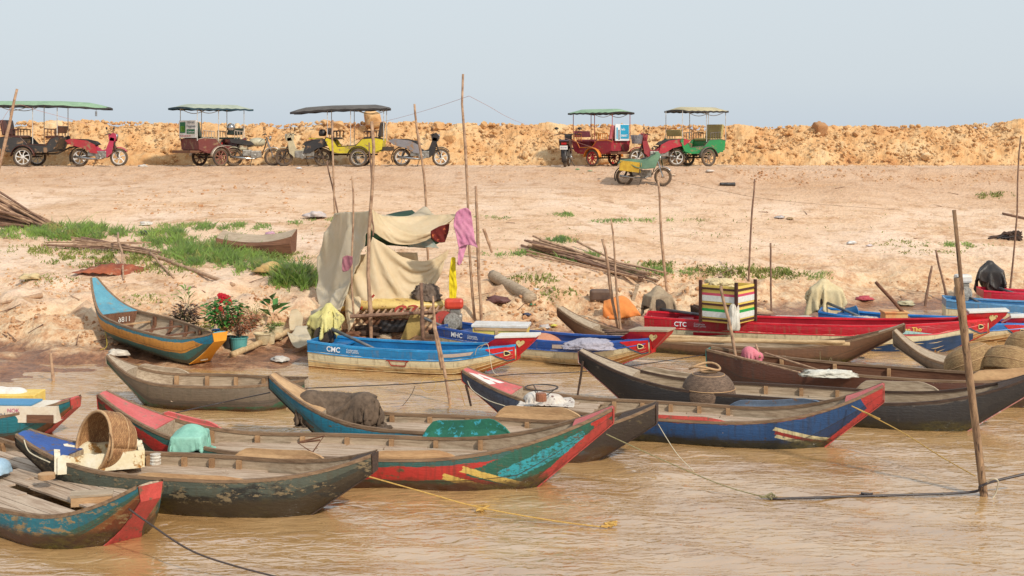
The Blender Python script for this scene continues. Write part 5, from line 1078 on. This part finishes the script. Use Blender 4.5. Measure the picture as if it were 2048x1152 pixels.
# litter
def litter(px,py,s,c,label,fl=.3):
    g=G(px,py); o=lump((g.x,g.y,th(g.x,g.y)+s*.15),(s,s*.7,s*fl*.6),px,.5,2.6,20,10,box=2.2).build('plastic_scrap',M('litter %d %d %d'%c,c,tuple(int(v*.85) for v in c),8,.6,.2),smooth=True); tag(o,label,'scrap')
for a in ((1100,494,.32,(214,206,206),'white plastic scrap lying on the stick bundle'),(634,437,.55,(222,206,200),'pale plastic scraps on sand above the tent grass'),(540,470,.22,(206,160,180),'pinkish rag by the overturned boat'),(1703,490,.22,(236,234,230),'white plastic bag alone on the right sand'),(1740,494,.16,(222,206,204),'faint pink scrap right of the white bag'),(1728,602,.34,(200,80,90),'red rag on mud beside the cream-sacked engine'),(1812,612,.34,(206,196,160),'crumpled tub at the right waterline'),(1066,614,.12,(50,130,90),'green bottle at the end of the thick log'),(1073,583,.12,(226,220,210),'white scrap above the thick log'),(1054,632,.16,(60,64,90),'dark blue rag on the mud'),(1108,655,.14,(230,214,90),'yellow scrap on mud behind the navy-rimmed boat'),(1090,658,.22,(206,196,190),'pale scrap on mud behind the navy-rimmed boat'),(1000,612,.5,(110,70,66),'maroon rag lying left of the thick log'),(1155,340,.12,(150,180,130),'small green scrap on the road edge'),(1180,342,.14,(176,190,150),'pale green bag on the road edge near the red trailer'),(285,334,.3,(216,206,196),'white scrap on the road edge by the red motorcycle'),(598,338,.18,(236,230,226),'white scrap on the road edge by the cream-shielded motorcycle'),(1580,440,.2,(180,150,110),'tan scrap on the middle of the slope'),(1345,352,.2,(230,200,170),'pale scrap right of the covered motorcycle'),(1420,347,.22,(224,206,190),'pale scrap below the green trailer'),(1560,438,.25,(200,190,186),'grey scrap on the middle slope'),(290,470,.3,(60,64,60),'dark bag in the left grass'),(292,452,.3,(230,222,210),'white scrap above the left grass'),(515,515,.12,(206,214,220),'bluish scrap in the grass below the overturned boat'),(545,548,.7,(214,176,112),'tan straw heap at the grass edge'),(62,560,.4,(226,200,150),'pale yellow scrap on the left mounds'),(60,462,.2,(170,160,150),'grey scrap in the far left grass'),(235,716,.35,(226,214,196),'white split float on the mud below the beached boat'),(560,725,.3,(214,206,196),'white foam scrap at the waterline left of the motorboat')): litter(*a)
ch=empty('campfire',G(2010,478),0,'burnt black sticks and rags on the sand at the right','burnt pile')
for i in range(9):
    a=R.random()*3; stick(Vector((-.6*R.random(),R.uniform(-.2,.2),.03)),Vector((.6*R.random(),R.uniform(-.2,.2),R.uniform(.03,.22))),.025,.02,6,5,.05,i).build('stick',BLK if i%2 else W_DARK,ch)
lump((.2,0,.05),(.5,.3,.14),3,.5).build('rag',W_DARK,ch)
# ---------- grass
def grass():
    pats=[(150,468,120,15,.34,2200,0),(330,478,60,18,.30,1100,0),(30,468,60,10,.22,700,0),(440,512,105,24,.34,3600,0),(520,538,60,14,.30,1200,0),(590,562,52,18,.42,2600,0),(430,454,130,8,.16,1200,0),(235,518,150,20,.14,1600,1),(90,500,80,12,.12,500,1),(560,515,60,10,.14,700,1),(380,505,90,24,.2,900,0),
      (650,440,40,5,.1,160,0),(600,446,30,4,.1,130,0),(1295,441,90,4,.10,420,0),(1225,443,50,4,.09,240,0),(1130,430,38,4,.10,240,0),(1390,441,40,3,.08,90,1),(1120,482,42,5,.12,300,0),(1040,508,80,7,.12,420,0),(1150,515,70,10,.18,800,0),(1320,545,85,9,.16,900,0),(1490,545,120,11,.13,1100,1),(1560,552,70,8,.12,500,1),(1300,530,60,6,.12,260,1),(1920,490,80,4,.10,500,0),(1800,488,70,8,.08,320,1),(1860,505,110,6,.07,300,1),(1990,392,40,6,.12,300,1),(1000,436,20,3,.1,90,0),(962,434,24,3,.09,90,0),(1130,478,30,4,.12,200,0),(1640,556,40,6,.16,200,0),(1420,470,60,4,.08,90,1),(1070,560,60,14,.12,260,1),(1120,590,50,10,.12,160,1),(100,560,70,10,.1,150,1),(300,600,60,10,.09,120,1),(560,470,30,4,.1,120,0),(700,480,500,60,.07,500,1),(1500,450,500,90,.06,700,1),(310,540,120,12,.12,400,1),(480,480,60,8,.2,500,0)]
    for (cx,cy,rx,ry,h,n,t) in pats: pass
    mb=[MB(),MB()]
    for (cx,cy,rx,ry,h,n,t) in pats:
        for i in range(int(n*1.8)):
            a=R.random()*6.28; q=math.sqrt(R.random())*(1+.25*R.gauss(0,1)*.5); px,py=cx+rx*q*math.cos(a),cy+ry*q*math.sin(a)
            if py<350: continue
            if noise.noise(Vector((px*.035,py*.11,cx)))+.6*noise.noise(Vector((px*.12,py*.35,3)))<-.06+.35*max(0,q-.6): continue
            d=(CH)*F/(py-HY+1e-3); g=GF(px,py); 
            if g is None: continue
            z=th(g.x,g.y,False); hh=h*R.uniform(.35,1.0)*(1.15-.6*q); 
            if R.random()<.06: hh*=1.6
            an=R.random()*6.28; w=Vector((math.cos(an),math.sin(an),0))*(.009+.006*R.random())*(1.2 if h>.15 else 1.6); le=Vector((R.gauss(0,.35),R.gauss(0,.35),1))*hh
            b_=Vector((g.x,g.y,z-.02)); mb[t].add([b_-w,b_+w,b_+le*.55+w*.7,b_+le+Vector((le.x,le.y,0))*.5,b_+le*.55-w*.7],[(0,1,2,3,4)])
    mg=M('green grass blades',(142,178,66),(78,128,42),.9,.6,.1,spot=(186,180,96),k=.74); md=M('dry olive grass blades',(158,160,84),(116,132,56),1.4,.7,.1,k=.72); shear(mg,.25)
    tag(mb[0].build('grass',mg),'fresh green grass tufts along the slope','grass',kind='stuff'); tag(mb[1].build('dry_grass',md),'thin olive and dry grass scattered on the slope','grass',kind='stuff')
GC={}
def GF(px,py):
    k_=(round(px/6),round(py/2))
    if k_ not in GC: GC[k_]=G(k_[0]*6,k_[1]*2).y
    d=GC[k_]*(1+R.uniform(-.004,.004)); p=P(px,py,d); return p
grass()

# twigs lying about
for i in range(70):
    x,y=(R.uniform(-20,700),R.uniform(500,690)) if i<44 else (R.uniform(950,1500),R.uniform(520,660)) if i<60 else (R.uniform(0,2040),R.uniform(360,480))
    g=G(x,y); 
    if th(g.x,g.y)<.05: continue
    a=R.random()*3.14; L_=R.uniform(.12,.5); q=Vector((math.cos(a),math.sin(a)*.6,0))*L_; A=Vector((g.x,g.y,0))-q/2; B=A+q; A.z=th(A.x,A.y)+.02; B.z=th(B.x,B.y)+.03
    tag(stick(A,B,.012,.006,5,5,.06,i*1.7).build('twig',W_STICK if i%2 else W_STICKD),'thin dry twig lying loose on the bank','twig','dry twigs scattered over the bank')

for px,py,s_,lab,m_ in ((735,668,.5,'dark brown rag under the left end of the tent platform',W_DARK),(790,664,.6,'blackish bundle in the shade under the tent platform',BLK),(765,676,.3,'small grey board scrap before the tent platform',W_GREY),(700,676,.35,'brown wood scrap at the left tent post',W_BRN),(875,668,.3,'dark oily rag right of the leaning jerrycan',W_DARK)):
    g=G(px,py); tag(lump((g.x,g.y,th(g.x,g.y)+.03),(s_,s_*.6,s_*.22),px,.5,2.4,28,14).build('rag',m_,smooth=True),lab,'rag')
# ---------- things in the boats
def weave(name,c1,c2,sc=26,k=.75):
    m,nt,b,N,L=nm(name); v=coord(nt,'Object'); C=lambda c:tuple(x*k for x in lin(c))
    uvn=N.new('ShaderNodeUVMap'); br=N.new('ShaderNodeTexBrick'); br.inputs['Scale'].default_value=1; br.inputs['Brick Width'].default_value=.035; br.inputs['Row Height'].default_value=.014; br.inputs['Mortar Size'].default_value=.0022; br.inputs['Mortar Smooth'].default_value=.6
    L.new(uvn.outputs[0],br.inputs['Vector']); br.inputs['Color1'].default_value=(*C(c1),1); br.inputs['Color2'].default_value=(*C(c2),1); br.inputs['Mortar'].default_value=(*[x*.25 for x in C(c2)],1)
    n=nz(nt,v,9,5); col=mix(nt,.5,br.outputs['Color'],ramp(nt,n,[(.3,(.3,.3,.3)),(.7,(.7,.7,.7))]),'OVERLAY'); L.new(col,b.inputs['Base Color']); b.inputs['Roughness'].default_value=.8; bump(nt,b,br.outputs['Fac'],-.8,.012); return m
WV=weave('woven split bamboo',(206,156,104),(164,114,72)); WV2=weave('pale woven bamboo',(204,166,112),(170,130,84)); WV3=weave('grey brown wicker',(150,122,100),(112,88,70))
def basket(loc,r,h,rot,mat,label,prof=None,handle=None,group='woven fish baskets'):
    b=empty('basket',loc,0,label,'basket',group); b.rotation_euler=rot
    prof=prof or [(0,.0),(.55,.0),(.78,.10),(.93,.35),(1.0,.7),(.97,1.0)]; pr=[(a*r,z*h) for a,z in prof]; pr=[(p.x,p.y) for p in spline([(a,z,0) for a,z in pr],4)]
    n=40; vs=[];uv=[];s=0
    for i,(a,z) in enumerate(pr):
        if i: s+=math.hypot(a-pr[i-1][0],z-pr[i-1][1])
        for j in range(n+1): t=2*math.pi*j/n; w=1+.004*math.sin(t*20+i*math.pi); vs.append((a*w*math.cos(t),a*w*math.sin(t),z)); uv.append((t*r,s))
    fs=[(i*(n+1)+j,i*(n+1)+j+1,(i+1)*(n+1)+j+1,(i+1)*(n+1)+j) for i in range(len(pr)-1) for j in range(n)]
    MB().add(vs,fs).build('basket_wall',mat,b,smooth=True,uv=uv,solid=.012)
    rm=MB(); ring_=[(pr[-1][0]*math.cos(2*math.pi*i/n),pr[-1][0]*math.sin(2*math.pi*i/n),pr[-1][1]) for i in range(n+1)]; rm.tube(ring_,.016,6,cap=False).build('rim',W_TAN,b,smooth=True)
    for k_ in (.33,.66):
        i=int(k_*(len(pr)-1)); MB().tube([((pr[i][0]+.010)*math.cos(2*math.pi*j/n),(pr[i][0]+.010)*math.sin(2*math.pi*j/n),pr[i][1]) for j in range(n+1)],.007,5,cap=False).build('hoop',W_TAN,b,smooth=True)
    if handle: MB().tube([(handle[1]+handle[0]*math.cos(a),handle[0]*.8*math.sin(a),handle[2]+.03*math.sin(a*2)) for a in [2*math.pi*i/20 for i in range(21)]],.017,6,cap=False).build('handle',W_TAN,b,smooth=True)
    return b
# tilted basket in the foam tray, opening to the left
_e=Vector((-.66,-.70,.24)).to_track_quat('Z','Y').to_euler()
b_=basket(P(250,890,14.0),.335,.38,tuple(_e),WV,'large upturned basket lying on its side in the foam tray, mouth to the left')
MB().tube([(.30+.07*math.sin(a)*1,.14*math.cos(a),.37+.02*math.cos(a)) for a in [math.pi*i/10-.3 for i in range(13)]],.012,6).build('handle',W_TAN,b_,smooth=True)
FO=M('broken yellowed foam',(242,232,206),(232,212,166),3,.8,.5,spot=(176,124,60),k=.85); ft=empty('foam_tray',P(198,930,13.8),math.radians(20),'broken yellowish foam tray under the sideways basket','foam tray')
fx,fy,fh=.84,.5,.17
def fw(a,c_,n=16,s=1):
    a,c_=Vector(a),Vector(c_); rows=[]
    for i in range(n+1):
        p=a.lerp(c_,i/n); h_=fh*(1+.22*noise.noise(Vector((i*.45,s,0)))); nrm=(c_-a).cross(Vector((0,0,1))).normalized()*.03
        rows.append([p-nrm,p-nrm+Vector((0,0,h_)),p+nrm+Vector((0,0,h_+.01)),p+nrm])
    mb=MB().grid(rows); mb.add(rows[0],[(0,1,2,3)]); mb.add(rows[-1],[(3,2,1,0)]); return mb
cs=[(-fx/2,-fy/2,0),(fx/2,-fy/2,0),(fx/2,fy/2,0),(-fx/2,fy/2,0)]
for i in range(4): fw(cs[i],cs[(i+1)%4],s=i*3+1).build('side_wall',FO,ft)
MB().box((0,0,.015),(fx,fy,.03)).build('base',FO,ft)
basket(P(1417,800,17.95),.36,.40,(0,0,.4),WV3,'grey-brown wicker dome basket with loop handle in the black boat',[(1.0,0),(1.02,.25),(.92,.6),(.66,.86),(.36,.93),(.30,1.0)],(.22,-.06,.46))
basket(P(1948,742,19.6),.40,.40,(math.radians(-14),math.radians(-22),0),WV2,'pale round basket upside down, left of the three behind the mooring post',[(1.0,0),(1.0,.3),(.9,.62),(.6,.9),(.0,.98)])
basket(P(2022,750,19.2),.42,.42,(math.radians(-10),math.radians(20),.3),WV2,'front woven basket upside down, centre of the three at the right edge',[(1.0,0),(1.0,.3),(.9,.62),(.6,.9),(.0,.98)])
basket(P(2062,715,20.6),.40,.42,(0,0,1),WV2,'hindmost woven basket cut by the right frame edge',[(1.0,0),(1.0,.3),(.9,.62),(.6,.9),(.0,.98)])
# cloths and nets
MINT=M('mint green cloth',(150,202,182),(124,180,162),3,.85,.3); NETB=M('brown nylon netting',(118,98,80),(88,72,58),16,.9,.8); NETW=M('pale lilac fishing net',(196,190,200),(166,162,176),28,.9,.9)
drape('cloth','mint green cloth draped over a load in the long green and red boat','cloth',MINT,P(380,905,14.5),.95,.80,[(0,0,0,.42,.3,.20,'box'),(.02,.02,.05,.3,.25,.24,'ball')],floor=-.02,rz=.2,res=44,seed=2)
drape('fishing_net','brown fishing net heaped on the left in the teal boat','fishing net',NETB,P(655,850,16.2),1.25,1.0,[(-.20,0,.06,.36,.3,.36,'ball'),(.14,.03,.04,.40,.3,.34,'ball')],floor=-.02,rz=.1,res=44,seed=4,bend=.15,shrink=-.08)
drape('fishing_net','taller brown fishing net heap right beside the other in the teal boat','fishing net',NETB,P(728,852,16.1),1.05,.95,[(0,0,0,.36,.3,.40,'ball'),(.14,.0,0,.22,.25,.22,'ball')],floor=-.02,rz=.7,res=44,seed=6,bend=.15,shrink=-.08)
MB_=lump(P(1183,690,21.5),(.84,.5,.11),21,.18,2.4,box=2); tag(MB_.build('fishing_net',NETW,smooth=True),'pale lilac fishing net piled in the navy-rimmed motorboat','fishing net')
drape('cloth','pink cloth bunched at the left end of the reddish brown boat','cloth',M('pink rag',(226,140,150),(206,110,124),5,.9,.3),P(1498,716,20.0),.62,.5,[(0,0,0,.16,.16,.16,'ball'),(.12,0,0,.14,.14,.08,'ball')],floor=-.05,res=30,seed=15,bend=.2)
tag(lump(P(1655,748,18.9),(.75,.3,.06),4,.35).build('sack',M('white crumpled sack',(222,218,204),(196,190,174),5,.8,.4),smooth=True),'crumpled white sack lying in the reddish brown boat','sack')
for i,(x,y,s,d,lab) in enumerate(((1580,640,1.0,25.3,'left white net heap in the blue motorboat behind the red one'),(1705,641,.9,25.0,'right white net heap in the blue motorboat behind the red one'))): tag(lump(P(x,y,d),(s,.3,.08),i+30,.3,3).build('fishing_net',M('whitish net',(214,206,196),(186,178,168),28,.9,.9),smooth=True),lab,'fishing net')
tag(MB().box((0,0,.1),(.42,.34,.2)).box((.0,0,.215),(.46,.38,.03)).build('box',M('orange wooden box',(222,140,84),(226,196,130),3,.7,.3),None,bevel=.006,loc=P(1788,646,24.4)),'orange and tan box in the blue motorboat behind the red one','box')
tag(MB().lathe([(0,0),(.14,0),(.16,.24),(.17,.24)],16,Matrix.Rotation(1.4,4,'Y')).build('bucket',M('blue bucket',(70,150,206),(54,130,190),5,.5,.1),None,smooth=True,solid=.01,loc=P(1690,632,25.6)),'light blue bucket lying in the stern of the blue motorboat','bucket')
# brazier hoop and white cloth on boat 7
drape('sack','dirty white sack on the deck of the dark blue boat','sack',M('dirty white sack',(226,216,204),(200,186,172),5,.8,.4,spot=(120,80,70)),P(1088,806,16.8),.8,.6,[(-.1,0,0,.26,.2,.13,'ball'),(.12,0,0,.2,.2,.10,'ball')],floor=-.01,res=36,seed=9,bend=.2,shrink=-.05)
rg=empty('stove_ring',P(1083,775,16.55),0,'black wire ring stand on the white sack in the dark blue boat','ring stand'); MB().tube([(.21*math.cos(a),.21*math.sin(a),0) for a in [2*math.pi*i/28 for i in range(29)]],.008,5,cap=False).build('ring',BLK,rg)
for a in (0,2.1,4.2): MB().tube([(.2*math.cos(a),.2*math.sin(a),0),(.03*math.cos(a),.03*math.sin(a),-.13)],.006,5).build('leg',BLK,rg)
tag(MB().lathe([(0,0),(.07,0),(.07,.09),(.06,.1),(0,.1)],16).build('coil',M('copper coil',(186,120,84),(150,90,60),40,.5,.8),None,loc=P(1082,802,16.4)),'small rope-wound coil under the ring stand','coil')
# boat 1 deck things
bx=empty('wooden_box',P(184,1005,12.75)+Vector((0,0,-.01)),math.radians(14),'small open-ended wooden box on the front left boat deck','wooden box')
MB().box((0,0,.10),(.40,.20,.02)).build('lid',W_DARK if False else W_GREY,bx); MB().box((0,-.085,.045),(.38,.02,.09)).box((0,.085,.045),(.38,.02,.09)).box((.18,0,.045),(.02,.15,.09)).build('side_board',W_TAN,bx)
for px,py,d,r_,lab in ((93,957,13.2,.085,'round wood chopping disc on the front left boat deck'),): tag(MB().lathe([(0,0),(r_,0),(r_,.05),(0,.05)],24).build('wood_block',W_TAN,None,loc=P(px,py,d)),lab,'wood block')
tag(lump(P(-8,936,13.6),(.30,.3,.10),3,.05,box=2.2,ridge=0).build('basin',M('pale blue plastic',(170,196,214),(150,180,200),5,.5,.1),smooth=True),'pale blue plastic basin at the left frame edge in the front boat','basin')
# white spool in dark boat
tag(MB().lathe([(0,0),(.055,0),(.055,.015),(.045,.02),(.055,.04),(.045,.05),(.055,.07),(.045,.08),(.055,.1),(0,.11)],16).build('spool',M('white cord spool',(226,220,206),(180,160,140),20,.7,.5),None,loc=P(311,928,13.05)),'white cord spool standing behind the foam tray','spool')
def folding(name,pts,r,mat,lab,cat):
    tag(MB().tube(pts,r,6).build(name,mat),lab,cat)
folding('anchor',[P(600,884,14.5),P(648,872,14.5),P(625,905,14.4),P(596,886,14.45),P(640,880,14.4)],.012,W_BRN,'bent rusty iron hook lying on the long green and red boat','iron hook')
tag(stick(P(1225,676,0.1+21.9),P(1330,678,21.4),.012,.01,6,5,.01).build('rod',W_DARK),'dark thin rod lying across the grey prow top','rod') if False else None
# books carton and yellow box in the teal left boat
cb=empty('carton',P(48,838,16.5),math.radians(-3),'white printed carton with split side in the teal left boat','carton'); MB().box((0,0,.10),(1.0,.42,.20)).build('box',M('white printed card',(238,226,206),(226,206,180),4,.7,.1),cb)
MB().box((.30,-.215,.05),(.34,.012,.10)).build('torn_side',W_BRN,cb); pl_=MC['printed dark blue']; plate_text('투어',.10,(-.32,-.222,.04),(1,0,0),(0,0,1),PGY,cb); plate_text('NOK',.07,(-.12,-.222,.13),(1,0,0),(0,0,1),M('magenta print',(200,80,130),(190,70,120),5),cb); MB().box((-.18,0,.215),(.7,.34,.02)).build('lid',M('blue card lid',(90,150,190),(80,140,180),5),cb)
yb_=MB().box((0,0,.17),(.86,.42,.34)); o=yb_.build('cooler_box',M('yellow checked foam box',(242,206,110),(234,190,90),5,.7,.1),None,bevel=.01,loc=P(16,826,17.4)+Vector((0,0,-.06))); tag(o,'yellow foam box behind the printed carton in the teal left boat','foam box')
drape('sack','white sack on the yellow foam box at the left frame edge','sack',M('white sack',(240,232,222),(220,208,196),4,.8,.3),P(10,797,17.4),.85,.5,[(-.1,0,0,.34,.24,.14,'ball'),(.14,0,0,.26,.22,.13,'ball')],floor=.0,res=34,seed=12,bend=.2)
# bamboo and sticks on the slender boats
for i,(a,c_,r_) in enumerate((((1298,672,21.9),(1700,688,20.9),.035),((1300,680,21.6),(1690,684,20.85),.032),((1210,664,22.0),(1330,660,21.3),.02),((1215,668,21.9),(1325,667,21.2),.016),((1205,660,22.1),(1315,662,21.5),.016))):
    tag(stick(P(*a),P(*c_),r_,r_*.85,8,10,.003,i).build('bamboo_pole',W_BAM if i<2 else W_STICKD,smooth=True),('long pale bamboo pole laid along the slender brown boat' if i<2 else 'thin dark stick laid on the grey prow top'),'bamboo' if i<2 else 'stick','bamboo poles on the brown boat' if i<2 else 'sticks on the grey prow')
for i,(a,c_) in enumerate((((1430,702,20.3),(1600,745,18.9)),((1530,706,20.0),(1650,744,19.0)))): tag(stick(P(*a),P(*c_),.018,.014,6,8,.01,i).build('branch',W_STICK),'left stick lying inside the reddish brown boat' if i==0 else 'right stick slanting down to the white sack','stick')
tag(stick(P(1512,690,20.1),P(1520,715,19.9),.02,.02,6,4,.01).build('peg',W_STICK),'short upright peg in the reddish brown boat','peg')
# red-tipped hooks holding mooring lines
for a,c_,lab in (((932,770,17.2),(942,812,17.2),'dark iron rod hanging at the nose of the dark blue boat'),((1166,722,18.5),(1155,792,18.5),'thin rust-brown stick leaning on the pink-tipped nose')): tag(stick(P(*a),P(*c_),.018,.014,6,5,.02).build('rod',W_DARK),lab,'rod')
# ---------- ropes
def rope(pts,r,mat,label,sag=0,cat='rope',name='rope',n=8,knots=()):
    q=[P(*p) for p in pts]; q=spline(q,n); r*=.68
    if sag:
        for i,p in enumerate(q): t=i/(len(q)-1); p.z-=sag*4*t*(1-t)
    mb=MB().tube(q,r,6); tag(mb.build(name,mat,smooth=True),label,cat)
RY=M('yellow nylon rope',(216,176,96),(186,140,66),40,.8,.5); RG=M('grey green rope',(150,140,100),(120,110,76),40,.8,.5); RB=M('black hose',(48,40,40),(64,50,46),9,.4,.1); RT=M('thin white twine',(216,206,180),(196,180,150),30,.8,.2); RP=M('pinkish twine',(196,150,140),(180,130,120),30,.8,.1)
def wd_(py): return CH*F/(py-HY)
rope([(695,941,13.1),(850,985,12.9),(960,1015,12.85),(1110,1042,12.75),(1215,1055,12.66)],.011,RY,'yellow rope from the dark mossy boat bow into the water')
rope([(1212,868,13.95),(1330,922,13.9),(1450,972,13.8),(1545,998,wd_(998))],.010,RG,'greyish rope from the long green and red boat bow to the black hose')
rope([(1316,848,15.3),(1352,905,15.0),(1388,943,14.79)],.007,RT,'thin pale line from the black-nosed teal boat down to the water')
rope([(1703,812,15.7),(1800,862,15.2),(1880,912,14.5),(1950,952,13.9)],.010,RY,'yellow rope from the dark blue boat bow to the mooring post')
rope([(1703,812,15.7),(1725,822,15.6),(1760,838,15.4)],.012,RY,'short doubled rope end at the dark blue boat bow')
rope([(1540,998,wd_(1000)),(1735,992,wd_(996)),(1935,985,wd_(991)),(1962,972,13.7),(1990,962,13.8),(2060,946,13.9)],.022,RB,'thick black hose floating to the mooring post',cat='hose',name='hose')
rope([(258,1018,11.75),(300,1048,11.6),(380,1100,11.3),(470,1132,11.1),(600,1165,10.9)],.013,M('dark grey rope',(84,70,64),(64,54,50),40,.8,.4),'dark rope from the front left boat bow to the bottom frame edge')
rope([(600,777,17.6),(700,773,17.5),(830,767,17.6),(935,758,17.5),(1040,748,18.4),(1190,741,18.6),(1420,708,20.4)],.011,RB,'black line strung between the boat noses across the middle')
rope([(160,860,15.0),(250,845,15.6),(340,828,16.2),(440,806,16.9),(540,785,16.6)],.011,RB,'black line from the teal left boat to the teal boat nose')
rope([(0,248,39),(30,210,39),(80,222,40),(190,252,41)],.008,RP,'thin line crossing in front of the black trailer',cat='line')
rope([(700,256,40),(780,240,35),(860,218,30),(938,192,24.0)],.0055,RP,'pinkish line running left from the tallest pole',cat='line')
rope([(938,192,24.0),(980,214,27),(1015,234,31),(1060,252,36),(1200,300,40)],.0055,RP,'pinkish line running right from the tallest pole',cat='line')
rope([(1230,318,40.8),(1310,350,39),(1400,372,36),(1550,400,34),(1800,420,34)],.006,W_STICKD,'thin dark line running over the right slope',cat='line')
rope([(830,772,17.6),(822,790,17.7),(805,812,18.4)],.006,RB,'short black cord hanging into the water beside the pale pole')
rope([(880,762,18.3),(850,758,18.4),(842,775,18.2),(860,785,18.2),(872,768,18.2),(868,756,18.3),(900,760,18.3),(918,775,18.2),(930,812,18.3)],.006,RY,'looped tan cord around the pale crooked pole')
rope([(188,615,23.6),(200,612,23.5),(212,625,23.1),(208,650,22.9),(214,690,22.5),(200,700,22.4)],.006,M('bright yellow twine',(226,200,60),(206,176,50),30,.7,.2),'bright yellow twine hanging from the beached boat nose',cat='twine')
rope([(958,700,20.6),(975,688,20.4),(985,740,19.9),(1000,752,19.8)],.007,RT,'cream twine hanging on the nearest motorboat bow',cat='twine')
rope([(950,710,20.6),(956,694,20.5),(975,688,20.4)],.007,RT,'small cream twine arc on the nearest motorboat bow',cat='twine')
rope([(935,762,17.2),(945,780,16.9),(975,800,16.5),(1010,812,16.3)],.009,RT,'white twine along the dark blue boat nose',cat='twine')
rope([(1640,703,21.0),(1642,722,21.0),(1655,728,21.0),(1662,716,21.0),(1668,745,21.0)],.006,RG,'green tangled string hanging on the slender brown boat side',cat='string')
rope([(1795,580,26.5),(1848,584,26.3),(1900,588,26.5)],.006,W_STICKD,'dark string tied between stakes at right waterline',cat='string')
rope([(1975,965,13.7),(1985,958,13.6),(1996,962,13.6),(1992,985,13.7),(1984,998,13.7)],.010,RT,'frayed rope end tied on the mooring post',cat='rope')
rope([(1470,650,23),(1400,640,23.4),(1385,660,23)],.006,RT,'thin twine on the red motorboat rim',cat='twine') if False else None
rope([(48,880,13.7),(60,905,13.6),(100,925,13.4)],.010,RT,'pale rope hanging on the blue-nosed dark boat',cat='rope')
for px,py,lab,m_ in ((1218,1053,'yellow rope knot floating on open water',RY),(1735,993,'black knot on the floating hose',RB),(1540,997,'greenish knot where rope meets the hose',RG),(962,1022,'yellow knot midway on the floating rope',RY)):
    d=wd_(py+1); mb=MB()
    for i in range(4): c_=P(px,py,d); c_.z=max(c_.z,.02); mb.tube([c_+Vector((R.gauss(0,.045),R.gauss(0,.03),R.gauss(0,.015))) for _ in range(5)],.010,5)
    tag(mb.build('knot',m_),lab,'knot')
run_sims()
